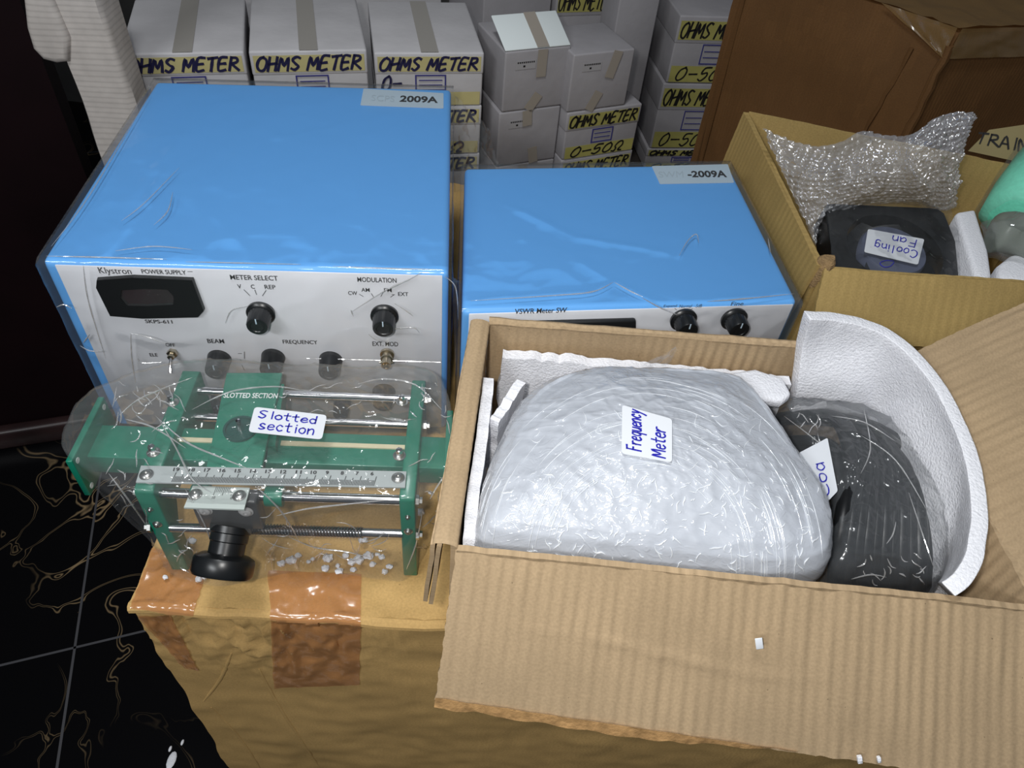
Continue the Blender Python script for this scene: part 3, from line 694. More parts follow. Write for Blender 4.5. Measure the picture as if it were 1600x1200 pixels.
# toggle switch
c = pfr.px(270, 550); mb = MB(); mb.lathe(c, pfr.N, [(.0055, 0), (.0055, .004), (.0035, .0045), (.0035, .009), (.002, .0095)], 6)
ts = mb.build('toggle_switch', NICKEL, psu, True, 30)
mb = MB(); mb.tube([c+pfr.N*.008, c+pfr.N*.016-pfr.V*.006, c+pfr.N*.02-pfr.V*.011], [.0014, .0017, .0022], 10); mb.build('lever', CHROME, ts)
# BNC socket
c = pfr.px(605, 552); mb = MB(); mb.lathe(c, pfr.N, [(.0075, 0), (.0075, .003), (.0055, .0035), (.0055, .008), (.0065, .0085), (.0065, .010), (.0052, .0105), (.0052, .019), (.0040, .019), (.0038, .012), (.0012, .012), (.0012, .016), (0, .016)], 24)
b_ = mb.build('bnc_socket', NICKEL, psu, True, 30); mb = MB(); mb.tube([c+pfr.N*.014-pfr.U*.0072, c+pfr.N*.014+pfr.U*.0072], .0012, 8); mb.build('bayonet_pin', NICKEL, b_)
# display
disp = [(151, 438), (207, 434), (300, 438), (318, 486), (309, 496), (222, 498), (172, 494), (150, 450)]
dd = [pfr.px(a, b) for a, b in disp]
mb = MB(); cen = sum(dd, V())/len(dd)
mid = [pfr.px(a, b, .0045) for a, b in disp]; cm = sum(mid, V())/8; outer = [cm+(p-cm)*1.01-pfr.N*.0045 for p in mid]
fcz = [pfr.px(a, b, .003) for a, b in ((190, 452), (225, 450), (262, 451), (272, 462), (271, 475), (230, 477), (200, 476), (189, 465))]
inn = [p+pfr.N*.0015 for p in fcz]; ind = [p-pfr.N*.0020 for p in fcz]
vv = outer+mid+inn+ind; ff = []
for r_ in range(3):
    for i in range(8): ff.append((r_*8+i, r_*8+(i+1) % 8, (r_+1)*8+(i+1) % 8, (r_+1)*8+i))
mb.add(vv, ff); ds = mb.build('display_bezel', BLACKM, psu, False)
mb = MB(); mb.poly([p-pfr.N*.0019 for p in fcz]); mb.build('display_window', SCREEN, ds, False)
for tx, x, y, w_, h_ in (('Klystron', 180, 424, 50, 12), ('POWER SUPPLY', 256, 424.5, 69, 6.5), ('METER SELECT', 397, 433.5, 74, 7.5), ('V', 374, 447, 6, 6.5), ('C', 395, 447.5, 6, 6.5), ('REP', 422, 448, 17, 6.5),
                         ('MODULATION', 589, 437, 61, 7.5), ('CW', 551, 457.5, 14, 6), ('AM', 571, 452.5, 13, 6), ('FM', 606, 453, 12, 6), ('EXT', 630, 459, 16, 6), ('SKPS-611', 248, 502, 42, 5.5),
                         ('OFF', 266, 538.5, 15, 5), ('ELE', 240, 554, 12, 5), ('BEAM', 337, 532.5, 26, 6.5), ('FREQUENCY', 469, 534.5, 54, 7), ('EXT. MOD', 602, 537, 40, 7)):
    ptext(pfr, tx, x, y, w_, h_, INKB, psu, bold=0 if tx == 'Klystron' else .012)
def lines(fr, segs, w_, m, parent, name='tick_marks'):
    mb = MB()
    for (a, b, c_, d) in segs:
        A, B = fr.px(a, b), fr.px(c_, d); s = (B-A).cross(fr.N).normalized()*w_/2
        mb.add([A+s+fr.N*.0005, B+s+fr.N*.0005, B-s+fr.N*.0005, A-s+fr.N*.0005], [(0, 1, 2, 3)])
    return mk(name, mb.v, mb.f, m, parent, False)
lines(pfr, [(381, 452, 391, 462), (398, 452, 401, 460), (416, 453, 410, 462), (561, 459, 568, 463), (580, 458, 584, 464), (599, 456, 595, 463), (616, 460, 610, 464), (612, 460, 617, 460), (293, 424, 301, 424),
            (372, 552, 378, 552), (382, 549, 382, 560), (375, 561, 377, 563), (378, 570, 382, 578)], .0006, INKB, psu)
# top sticker
topf = Frame(V((0, 0, ZP)), (1, 0, 0), (0, 1, 0))
def sticker(parent, q, z, text, tq, m=STICKB, faint=None):
    qq = [Z(a, b, z) for a, b in q]; s = plate('sticker', qq, .0005, m, parent, .002)
    printed(text, [Z(a, b, z) for a, b in tq], INKB, s, off=.0009, bold=.03)
    if faint: printed(faint[0], [Z(a, b, z) for a, b in faint[1]], mat_cache('faint_print', srgb(180, 198, 210)), s, off=.0008)
sticker(psu, [(563, 165), (693, 170), (693, 146), (568, 139)], ZP+.0002, '2009A', [(624, 160), (684, 162), (684, 152), (626, 150)], faint=('SCPS', [(580, 158), (616, 160), (617, 151), (581, 149)]))
ZV = .87
vsw, vfr, VW, VH = instrument('standing_wave_meter', 'smaller blue instrument in clear film, half hidden behind the open carton', [Z(722, 486, ZV), Z(1247, 471, ZV), Z(1138, 256, ZV), Z(726, 262, ZV)], ZB+.004, ZV, lipw=.007)
sticker(vsw, [(1031, 288), (1147, 286), (1137, 257), (1018, 260)], ZV+.0002, '-2009A', [(1075, 278), (1136, 278), (1133, 267), (1073, 268)], faint=('SWM', [(1030, 278), (1068, 278), (1067, 268), (1028, 269)]))
ptext(vfr, 'VSWR Meter SW', 845, 485, 81, 8, INKB, vsw, bold=.012)
ptext(vfr, 'Expand', 1047, 478, 20, 5, INKB, vsw); ptext(vfr, 'Normal', 1071, 478, 19, 5, INKB, vsw); ptext(vfr, '-5dB', 1091, 477.5, 11, 5, INKB, vsw); ptext(vfr, 'Fine', 1152, 474, 19, 6, INKB, vsw)
mb = MB(); q = [vfr.px(a, b) for a, b in ((812, 560), (992, 555), (992, 495), (812, 500))]; mb.prism(q, vfr.N*.006); o = mb.build('display_bezel', BLACKM, vsw); bevel(o, .002)
knob(vfr, 1067, 498, .0125, .02, vsw); knob(vfr, 1146, 497, .0125, .02, vsw)
lines(vfr, [(1054, 481, 1057, 484), (1070, 481, 1068, 484), (1082, 481, 1079, 484)], .0005, INKB, vsw)

# film wraps (loose clear wrap following each instrument)
def ridge(p, segs):
    h = 0
    for A, B, amp, w_ in segs:
        d = B-A; t = max(0, min(1, (p-A).dot(d)/d.dot(d))); x = (p-(A+d*t)).length
        h = max(h, amp*math.exp(-(x/w_))*(1-.35*abs(2*t-1)))
    return h
def wrap(name, parent_label, quad, z0, z1, off, segs, seed, parent, n=90, amp=.0016):
    q = [V((p.x, p.y, 0)) for p in quad]; cen = sum(q, V())/4
    q = [p+(p-cen).normalized()*off*1.5 for p in q]
    nn = []
    def P(u, v, w_, nrm):
        p = bil(q, u, v); p = V((p.x, p.y, lerp(z0, z1+off, w_)))
        e = min(1, 12*min(u+.0, 1-u) if abs(nrm.x) < .5 and 0 else 1)
        edge = 1
        h = amp*crease(p, 7, seed)+.6*amp*crease(p, 19, seed+2)+ridge(p, segs)
        c3 = V((cen.x, cen.y, p.z)); o_ = (p-c3)
        return p+(V((0, 0, 1)) if w_ > .999 and nrm.z > .5 else V((0, 0, 0)))*h*(1 if 0 < u < 1 and 0 < v < 1 else 0)+nrm*(h if nrm.z < .5 and 0 < w_ < 1 else 0)
    u_ = (q[1]-q[0]).normalized(); Nf = V((u_.y, -u_.x, 0)); u2 = (q[2]-q[1]).normalized(); Nr = V((u2.y, -u2.x, 0))
    mb = MB()
    mb.grid(lambda a, b: P(a, b, 1, V((0, 0, 1))), n, n)
    mb.grid(lambda a, b: P(a, 0, b, Nf), n, n//2); mb.grid(lambda a, b: P(1, a, b, Nr), n//2, n//2)
    mb.grid(lambda a, b: P(0, 1-a, b, -Nr), n//2, n//2); mb.grid(lambda a, b: P(1-a, 1, b, -Nf), n//2, n//3)
    o = mb.build(name, FILM, parent, True, None)
    bm = bmesh.new(); bm.from_mesh(o.data); bmesh.ops.remove_doubles(bm, verts=bm.verts, dist=1e-5)
    bmesh.ops.smooth_vert(bm, verts=[v for v in bm.verts if any(e.calc_face_angle(0) > .9 for e in v.link_edges if len(e.link_faces) == 2)], factor=.5, use_axis_x=True, use_axis_y=True, use_axis_z=True)
    bm.to_mesh(o.data); bm.free(); o.data.shade_smooth(); return o
def tq(z, pts, amp, w_): return [(Z(pts[i][0], pts[i][1], z), Z(pts[i+1][0], pts[i+1][1], z), amp, w_) for i in range(len(pts)-1)]
def fq(fr, pts, amp, w_, n=.004): return [(fr.px(pts[i][0], pts[i][1], n), fr.px(pts[i+1][0], pts[i+1][1], n), amp, w_) for i in range(len(pts)-1)]
zt1 = ZP+.004
segs = tq(zt1, [(160, 400), (220, 330), (270, 250)], .003, .004)+tq(zt1, [(215, 300), (290, 210)], .002, .006)+tq(zt1, [(430, 215), (520, 200)], .0015, .004)
segs += fq(pfr, [(640, 430), (580, 465), (545, 490)], .004, .004)+fq(pfr, [(620, 475), (640, 492)], .004, .002)+fq(pfr, [(610, 515), (645, 515), (660, 520)], .004, .003)
segs += fq(pfr, [(190, 520), (240, 535), (300, 530)], .004, .004)+fq(pfr, [(205, 520), (215, 600)], .003, .003)+fq(pfr, [(130, 410), (140, 500), (180, 600)], .002, .004)
wrap('film_wrap', '', [Z(64, 408, ZP), Z(701, 426, ZP), Z(705, 139, ZP), Z(244, 127, ZP)], ZB+.007, ZP, .003, segs, 1, psu)
zt2 = ZV+.004
segs = tq(zt2, [(735, 470), (860, 460), (925, 458), (960, 440), (1010, 468)], .004, .003)+tq(zt2, [(790, 320), (900, 370), (1045, 396)], .003, .006)+tq(zt2, [(905, 410), (960, 442)], .002, .008)
segs += tq(zt2, [(1060, 400), (1085, 365), (1092, 380)], .003, .003)+tq(zt2, [(1130, 466), (1200, 461), (1235, 458)], .003, .003)
wrap('film_wrap', '', [Z(722, 486, ZV), Z(1247, 471, ZV), Z(1138, 256, ZV), Z(726, 262, ZV)], ZB+.007, ZV, .003, segs, 5, vsw)
def sheet(name, q, nx, ny, amp, sc, seed, mat_, parent, bub=None, th=0, edge=0):
    q = [V(a) for a in q]; n = (q[1]-q[0]).cross(q[3]-q[0]).normalized(); mb = MB()
    L1, L2 = (q[1]-q[0]).length, (q[3]-q[0]).length
    def P(u, v):
        uu = u+edge*nz((v*6, 0, seed), 1)*(1 if u in (0, 1) else 0); vv_ = v+edge*nz((u*6, 5, seed), 1)*(abs(v-.5)*2)**3
        p = bil(q, uu, vv_); d = amp*(nz(p, sc, seed)*1.6+.8*crease(p, sc*2.2, seed))
        if bub:
            x, y = u*L1/bub, v*L2/bub*1.1547; r_ = math.floor(y); x += .5*(r_ % 2); fx, fy = x-math.floor(x)-.5, y-r_-.5
            k = max(0, 1-(fx*fx+fy*fy)/.2); d += bub*.42*math.sqrt(k)
        return p+n*d
    mb.grid(P, nx, ny); return mb.build(name, mat_, parent, True, None)
def folds_at(fn, lst, parent, r=.0006, name='film_crease_glints', m=None):  # pale tubes along film creases, shaped as their bright glints
    mb = MB()
    for pts in lst:
        P = [fn(p.x, p.y) for p in catmull([(a, b, 0) for a, b in pts], 8)]; n_ = len(P)
        mb.tube(P, [r*(.25+1.1*math.sin(math.pi*k/(n_-1))*(.7+.7*abs(nz(P[k], 90, 1)))) for k in range(n_)], 6)
    tag(mb.build(name, m or FOLD_GLINT, parent), kind='stuff')
folds_at(lambda x, y: Z(x, y, ZV+.0065), [[(735, 470), (860, 462), (925, 456), (958, 441)], [(960, 441), (985, 455), (1005, 464)], [(1061, 400), (1075, 376), (1088, 366), (1092, 380)], [(1105, 471), (1160, 467), (1240, 459)], [(1200, 372), (1204, 395)]], vsw)
folds_at(lambda x, y: vfr.px(x, y, .006), [[(1003, 465), (1030, 480), (1058, 492)]], vsw)
folds_at(lambda x, y: Z(x, y, ZP+.006), [[(72, 400), (160, 402), (260, 405)], [(290, 409), (380, 411), (470, 413)], [(520, 416), (600, 419), (690, 421)], [(190, 345), (225, 318), (280, 262)], [(240, 352), (262, 330), (270, 300)], [(180, 392), (240, 385), (300, 390)], [(80, 385), (140, 305), (235, 145)]], psu, .0005)
folds_at(lambda x, y: pfr.px(x, y, .006), [[(660, 425), (640, 436), (600, 455), (548, 488)], [(616, 474), (635, 486), (645, 494)], [(612, 514), (645, 512), (655, 520)], [(205, 521), (235, 528), (262, 540)], [(204, 521), (206, 560), (212, 600)], [(215, 560), (222, 567), (252, 566)],
    [(352, 505), (362, 485), (388, 478)], [(695, 432), (712, 450), (716, 500)], [(130, 415), (138, 470), (165, 560)], [(548, 484), (552, 494)], [(575, 522), (590, 532), (612, 535)], [(475, 560), (560, 562), (690, 566)]], psu, .0005)
folds_at(lambda x, y: pfr.px(x, y, .004), [[(88, 480), (100, 476), (112, 482)], [(125, 540), (140, 548), (160, 549)], [(130, 536), (140, 522)]], psu, .0006)
# loose film tails beside the large instrument
sheet('film_tail', [Z(712, 300, .80), Z(775, 290, .78), Z(765, 205, .84), Z(706, 150, .895)], 30, 24, .008, 18, 4, FILM2, psu)
sheet('film_tail', [Z(725, 640, .68), Z(712, 600, .72), Z(706, 430, .895), Z(722, 440, .86)], 12, 40, .004, 18, 6, FILM2, psu)

# ================================================================== SLOTTED SECTION
L0 = Z(238, 768, .794); R0 = Z(625, 780, .794); su = (R0-L0); su.z = 0; SL = su.length; su.normalize(); sv = V((-su.y, su.x, 0))
sf = Frame(V((L0.x, L0.y, ZB+.004)), su, sv)      # u right, v back, n up
HT = .794-ZB-.004
sl = thing('slotted_waveguide_carriage', 'green slotted section with chrome rods, ruler and black knob inside a clear plastic bag', 'instrument', sf.at(SL/2, .08, 0))
def topz(px, py, n=HT):     # photo point on plane at height n above the base
    return Z(px, py, ZB+.004+n)
def loc(p): d = p-sf.O; return d.dot(sf.U), d.dot(sf.V), d.dot(sf.N)
# end frames (profile in v,n)
D = .152
prof = [(0, 0), (0, HT-.004), (.004, HT), (D-.004, HT), (D, HT-.004), (D, 0), (D-.016, 0), (D-.016, HT*.45), (D*.5+.02, HT*.62), (.03, HT*.62), (.018, HT*.45), (.018, 0)]
for u0, u1 in ((-.017, .0), (SL-.001, SL+.013)):
    mb = MB(); mb.prism([sf.at(u0, a, b) for a, b in prof], sf.U*(u1-u0)); o = mb.build('end_frame', GREEN, sl); bevel(o, .0015, 2, 50)
# waveguide bar
v0 = loc(topz(450, 722, HT-.012))[1]; v1 = loc(topz(450, 672, HT-.012))[1]
print('slotted', SL, HT, v0, v1)
uL, uR = -.080, SL+.04
wgt = HT-.014
mb = MB(); mb.box(sf, uL, uR, v0, v1, wgt-.024, wgt); wg = mb.build('waveguide', GREEN, sl); bevel(wg, .001)
vm = (v0+v1)/2+.004
mb = MB(); mb.box(sf, .0, .045, vm-.0025, vm+.0025, wgt, wgt+.0015); mb.box(sf, .095, SL-.002, vm-.0025, vm+.0025, wgt, wgt+.0015); mb.build('slot_strip', CREAM, wg, False)
# base ledge at left with flanges
def flange(u, sgn, parent):
    mb = MB(); mb.box(sf, u-.003, u+.003, v0-.020, v1+.020, wgt-.034, wgt+.018); o = mb.build('flange', GREEN, parent); bevel(o, .001)
    for a, b in ((v0-.013, wgt+.011), (v1+.013, wgt+.011), (v0-.013, wgt-.027), (v1+.013, wgt-.027)):
        mb = MB(); mb.lathe(sf.at(u+.0031*1, a, b), sf.U, [(.003, 0), (.003, .0003)], 12); mb.build('bolt_hole', INKW, o, False)
flange(uL, -1, sl); flange(uR, 1, sl)
# bottom rail of the base
mb = MB(); mb.box(sf, -.017, SL+.013, .118, .138, 0, .012); o = mb.build('base_rail', GREEN, sl); bevel(o, .001)
# carriage plate
czh = HT+.004
cq = [topz(322, 729, czh), topz(408, 733, czh), topz(441, 582, czh), topz(354, 582, czh)]
cp = plate('carriage_plate', [c_-V((0, 0, .006)) for c_ in cq], .006, GREEN, sl); bevel(cp, .001)
printed('SLOTTED SECTION', [topz(a, b, czh) for a, b in ((349, 622), (433, 623), (435, 615), (351, 614))], INKW, cp, off=.0005, bold=.02)
mb = MB(); cc = topz(376, 672, czh); mb.lathe(cc, (0, 0, 1), [(.0145, 0), (.0155, .001), (.0155, .003), (.0135, .003), (.0130, .0012), (0, .0012)], 36); rg = mb.build('probe_dial', mat_cache('dark_green_ring', srgb(10, 70, 62), .25), cp)
mb = MB(); mb.lathe(cc, (0, 0, 1), [(.003, .001), (.003, .006), (.0022, .010), (.0022, .014), (0, .0145)], 16); mb.build('probe_pin', CHROME, rg)
mb = MB(); q = [topz(a, b, HT-.002) for a, b in ((412, 700), (430, 696), (444, 600), (428, 598))]; mb.prism(q, (0, 0, -.02)); mb.build('carriage_side', GREEN, sl)
# chrome rods
def rod(name, py, n, r, x0=0, x1=None, m=CHROME, parent=sl):
    v = loc(topz(450, py, n))[1]; x1 = SL if x1 is None else x1
    mb = MB(); mb.tube([sf.at(x0, v, n), sf.at(x1, v, n)], r, 20); return mb.build(name, m, parent, True, 40), v
rod('chrome_rod', 616, HT-.014, .0042); rod('chrome_rod', 657, HT-.030, .0042)
r3, vr3 = rod('chrome_rod', 776, HT-.016, .0048); r4, vr4 = rod('chrome_rod', 829, HT-.060, .0044)
print('rods v', vr3, vr4)
# rod end caps/nuts right and left
for v, n in ((loc(topz(450, 616, HT-.014))[1], HT-.014), (loc(topz(450, 657, HT-.03))[1], HT-.03), (vr3, HT-.016), (vr4, HT-.06)):
    for u, s in ((SL+.013, 1), (-.017, -1)):
        mb = MB(); mb.lathe(sf.at(u, v, n), sf.U*s, [(.0055, 0), (.0055, .003), (.0035, .0035), (.0035, .006)], 6); mb.build('rod_nut', STEEL, sl, True, 30)
# rack teeth on front rod
mb = MB(); n4 = HT-.06
mb.tube([sf.at(.074, vr4, n4), sf.at(.178, vr4, n4)], .0047, 16); mb.build('thread_core', BLACKP, r4)
mb = MB()
for k in range(36):
    u = .075+k*.0029
    if .075 < u < .178: mb.lathe(sf.at(u, vr4, n4), sf.U*.9+sf.N*.25, [(.0046, 0), (.0057, .0003), (.0057, .0011), (.0046, .0014)], 18)
mb.build('thread', CHROME, r4, True, 30)
# sleeve on the front rod
for x0, x1 in ((.028, .043), (.093, .109)):
    mb = MB(); mb.lathe(sf.at(x0, vr3, HT-.016), sf.U, [(.009, 0), (.0095, .001), (.0095, x1-x0-.001), (.009, x1-x0)], 24); mb.build('sliding_sleeve', GREEN, sl)
# ruler
rz = HT+.003
rq = [topz(a, b, rz) for a, b in ((213, 755), (633, 763), (635, 738), (221, 729))]
ru = plate('ruler', rq, .0014, RULER, sl); rq = [p+V((0, 0, .0014)) for p in rq]
def rmap(px): return (px-217)/(634-217)
sg = []
for k in range(131):
    x = rmap(271+k*(584-271)/130); hgt = .62 if k % 10 == 0 else .5 if k % 5 == 0 else .38
    sg.append(((x, .04), (x+.012*hgt, hgt)))
ticks(rq, sg, .00062, INKB, ru)
for k in range(14):
    x = rmap(273+k*23.75); printed(str(19-k), sub(rq, x-.011, .68, x+.012 if 19-k > 9 else x+.001, .9), INKB, ru, name='numeral', off=.0006, bold=.03)
# vernier
vq = [topz(a, b, HT-.004) for a, b in ((288, 795), (382, 798), (391, 764), (302, 761))]
ve = plate('vernier_plate', vq, .002, mat_cache('pale_metal', srgb(186, 196, 192), .35), sl); vq = [p+V((0, 0, .002)) for p in vq]
ticks(vq, [((.42+.03*k, .98), (.415+.03*k, .72 if k % 5 else .58)) for k in range(11)], .0004, INKB, ve)
printed('10', sub(vq, .41, .42, .46, .54), INKB, ve, name='numeral'); printed('0', sub(vq, .72, .42, .75, .54), INKB, ve, name='numeral')
def screw(p, ax, r, parent, m=STEEL, L=.003):
    ax = V(ax).normalized(); mb = MB(); mb.lathe(p, ax, [(r*1.35, 0), (r*1.35, .0006), (r, .0008), (r, L*.7), (r*.75, L), (r*.3, L), (r*.3, L*.6), (0, L*.6)], 18)
    return mb.build('screw', m, parent, True, 40)
for a, b in ((305, 773), (374, 775)): screw(topz(a, b, HT-.002), (0, 0, 1), .0045, ve)
for a, b in ((229, 742), (622, 747)): screw(topz(a, b, rz+.0014), (0, 0, 1), .0045, ru)
for a, b in ((270, 629), (240, 707), (628, 628), (624, 712)):
    p = topz(a, b, HT); screw(p, (0, 0, 1), .0045, sl, L=.004); mb = MB(); mb.lathe(p, (0, 0, 1), [(.0032, .004), (.0032, .009), (.002, .0095)], 6); mb.build('hex_nut', CHROME, sl, True, 30)
ff_ = Frame(sf.O, sf.U, sf.N)   # front face of end frames
for u, n in ((-.009, HT*.80), (-.009, HT*.62), (SL+.006, HT*.80), (SL+.006, HT*.62)): screw(sf.at(u, 0, n), -sf.V, .0032 if n < HT*.7 else .0018, sl)
# knob bracket and focusing knob
kc = loc(topz(345, 800, HT-.02)); kf = loc(topz(342, 880, .052))
print('knob', kc, kf)
ku = loc(topz(345, 790, HT-.01))[0]
mb = MB(); mb.box(sf, ku-.028, ku+.030, -.003, .012, HT-.052, HT-.008); br = mb.build('carriage_bracket', mat_cache('smoke_metal', srgb(70, 72, 74), .3), sl); bevel(br, .002)
for du_ in (-.017, .019): screw(sf.at(ku+du_, -.003, HT-.022), -sf.V, .005, br, mat_cache('grey_metal', (.5, .5, .5, 1), .3))
kO = sf.at(ku+.002, -.003, HT-.046); kx = (-sf.V*.80-sf.N*.55-sf.U*.12).normalized()
mb = MB(); mb.lathe(kO, kx, [(.019, 0), (.0185, .006), (.0170, .007), (.0170, .014), (.0160, .015), (.0160, .026), (.012, .027)], 48, (3, .03, 5)); mb.build('knob_collar', BLACKP, sl, True, 40)
mb = MB(); mb.lathe(kO+kx*.026, kx, [(.021, 0), (.0265, .003), (.0274, .006), (.0274, .017), (.0255, .020), (.0215, .0205), (.0205, .018), (.010, .0175), (.009, .0195), (0, .0195)], 56); mb.build('focusing_knob', BLACKP, sl, True, 40)
# the bag: rings around the footprint
def ringloft(name, rings, mat_, parent, amp, sc, seed, cap=None, inner=10, domez=None, n=160, smooth=True):
    """rings: list of closed outlines (list of V); resampled to n points, then an inner cap"""
    R = []
    for r in rings:
        L_ = [0]
        for i in range(len(r)): L_.append(L_[-1]+(r[(i+1) % len(r)]-r[i]).length)
        out = []
        for k in range(n):
            t = L_[-1]*k/n; i = max(j for j in range(len(r)) if L_[j] <= t+1e-9); f = (t-L_[i])/max(1e-9, L_[i+1]-L_[i]); out.append(lerp(r[i], r[(i+1) % len(r)], f))
        R.append(out)
    # dense interpolation between rings
    RR = []
    for a, b in zip(R[:-1], R[1:]):
        st = 5
        for k in range(st): RR.append([lerp(a[i], b[i], k/st) for i in range(n)])
    RR.append(R[-1])
    cen = sum(R[-1], V())/n; top = R[-1]
    for k in range(1, inner+1):
        t = k/inner; rg_ = []
        for p in top:
            q = lerp(p, cen, t*.999); q = V((q.x, q.y, (domez(q, t) if domez else q.z))); rg_.append(q)
        RR.append(rg_)
    vv = []
    for j, rg_ in enumerate(RR):
        for i, p in enumerate(rg_):
            nrm = V((p.x-cen.x, p.y-cen.y, 0)); nrm = nrm.normalized() if nrm.length > 1e-6 else V()
            k = min(1, j/max(1, len(RR)-inner)); nr = lerp(nrm, V((0, 0, 1)), k)
            d = amp*(nz(p, sc, seed)*1.2+crease(p, sc*1.8, seed)+.5*crease(p, sc*4, seed+3))
            vv.append(p+nr*d*(1 if j > 0 else .2))
    ff = [(j*n+i, j*n+(i+1) % n, (j+1)*n+(i+1) % n, (j+1)*n+i) for j in range(len(RR)-1) for i in range(n)]
    return mk(name, vv, ff, mat_, parent, smooth)
def smooth_loop(pts, k=5):
    P = [V(p) for p in pts]; n = len(P); out = []
    for i in range(n):
        a, b, c_, d = P[i-1], P[i], P[(i+1) % n], P[(i+2) % n]
        for j in range(k):
            t = j/k; out.append(.5*((2*b)+(c_-a)*t+(2*a-5*b+4*c_-d)*t*t+(3*b-a-3*c_+d)*t**3))
    return out
foot = [loc(Z(a, b, z_)) for a, b, z_ in ((238, 850, ZB+.006), (262, 893, ZB+.006), (300, 908, ZB+.006), (345, 916, ZB+.006), (395, 906, ZB+.006), (460, 893, ZB+.006), (530, 896, ZB+.006), (600, 906, ZB+.006), (640, 902, ZB+.006), (672, 842, .675), (708, 772, .70), (718, 700, .74))]
foot += [(SL+.045, .12, .05), (SL+.02, .160, .04), (.16, .161, .03), (.05, .160, .03), (-.05, .153, .04), (-.085, .125, .06)]
foot += [loc(Z(a, b, z_)) for a, b, z_ in ((152, 668, .75), (134, 712, .735), (140, 745, .72), (185, 800, .69))]
def loopn(off, n, sc=1.0, lv=None):
    pts = []
    cx_, cy_ = .09, .06
    for u, v, n0 in foot: 
        pts.append(sf.at(cx_+(u-cx_)*sc, cy_+(v-cy_)*sc, max(n0, n) if lv is None else n))
    return smooth_loop(pts)
hull = [(-.02, -.004), (.0, -.006), (.02, -.008), (.05, -.009), (.08, -.009), (.12, -.008), (.15, -.007), (.19, -.006), (SL+.012, -.005), (SL+.030, .01), (SL+.043, .035), (SL+.044, .08), (SL+.035, .125), (SL+.015, .156), (.16, .157), (.05, .156), (-.02, .151), (-.07, .125), (-.094, .10), (-.094, .06), (-.085, .035), (-.05, .01)]
def hl(n, k=0): return smooth_loop([sf.at(u, v, n) for u, v in hull])
low_loop = smooth_loop([sf.at(u, v, n) for u, v, n in foot])
mid = smooth_loop([sf.at(lerp(u, a, .3), lerp(v, b, .3), lerp(n, HT-.02, .4)) for (u, v, n), (a, b) in zip(foot, hull)])
def domez(q, t):
    u, v, n = loc(q); return ZB+.004+HT+.010+.006*min(1, t*3)+.004*nz(q, 20, 5)
bag = ringloft('plastic_bag', [low_loop, mid, hl(HT-.015), hl(HT+.008)], FILM2, sl, .0034, 17, 8, inner=70, domez=domez, n=260)
# big fold highlights on the bag
bmh = bmesh.new(); bmh.from_mesh(bag.data); bmh.transform(Matrix.Translation(ORG[sl.name])); bvb = BVHTree.FromBMesh(bmh); bmh.free()
def folds(bv, lst, parent, r=.0007, name='film_crease_glints', m=None):
    mb = MB()
    for pts in lst:
        P = []
        for p in catmull([(a, b, 0) for a, b in pts], 6):
            h = bv.ray_cast(EYE, ray(p.x, p.y).normalized())
            if h[0] and (not P or (h[0]-P[-1]).length < .02): P.append(h[0]-ray(p.x, p.y).normalized()*.0006)
        n_ = len(P)
        if n_ < 4: continue
        mb.tube(P, [r*(.2+1.2*math.sin(math.pi*k/(n_-1))*(.7+.6*abs(nz(P[k], 70, 1)))) for k in range(n_)], 5)
    tag(mb.build(name, m or FOLD_GLINT, parent), kind='stuff')
folds(bvb, ([(243, 650), (290, 690), (345, 715), (392, 734)], [(246, 652), (275, 700), (300, 748), (330, 770)], [(432, 806), (480, 795), (540, 788), (600, 782)], [(185, 650), (215, 625), (260, 605), (300, 590)],
    [(300, 640), (360, 612), (430, 604), (480, 612)], [(560, 600), (600, 592), (650, 602), (690, 640)], [(290, 765), (320, 820), (330, 850)], [(450, 838), (490, 855), (540, 862), (580, 872)],
    [(700, 735), (680, 765), (672, 780)], [(430, 660), (500, 662), (560, 655)], [(400, 760), (440, 800), (470, 850)], [(170, 740), (200, 780), (235, 830)], [(660, 800), (650, 850), (635, 890)], [(196, 655), (240, 668), (290, 700)]), sl)
rs = random.Random(3)
def squig(x0, y0, x1, y1, k, l0, l1, bias=None):
    out = []
    for _ in range(k):
        x, y = rs.uniform(x0, x1), rs.uniform(y0, y1); a = rs.uniform(0, math.pi) if bias is None else bias+rs.uniform(-.5, .5); L_ = rs.uniform(l0, l1); pts = [(x, y)]
        for _ in range(3): a += rs.uniform(-.7, .7); x += L_/3*math.cos(a); y += L_/3*math.sin(a); pts.append((x, y))
        out.append(pts)
    return out
folds(bvb, squig(180, 600, 290, 660, 26, 8, 34), sl, .0005); folds(bvb, squig(640, 590, 700, 660, 12, 8, 30), sl, .0005); folds(bvb, squig(150, 690, 240, 800, 16, 8, 30), sl, .0005)
folds(bvb, squig(240, 800, 310, 890, 14, 8, 26), sl, .0005); folds(bvb, squig(400, 800, 620, 880, 22, 10, 60), sl, .0004); folds(bvb, squig(420, 590, 620, 660, 12, 10, 60, 0), sl, .0004); folds(bvb, squig(645, 700, 700, 860, 14, 10, 50), sl, .0005)
# label on the bag
lq = [topz(a, b, HT+.024) for a, b in ((388, 675), (503, 687), (511, 649), (398, 636))]
lb = plate('paper_label', lq, .0004, STICK, sl, .004); lq = [p+V((0, 0, .0005)) for p in lq]
write('Slotted', qmap(sub(lq, .08, .58, .88, .88)), .0013, PEN, lb); write('section', qmap(sub(lq, .12, .14, .88, .50)), .0013, PEN, lb)
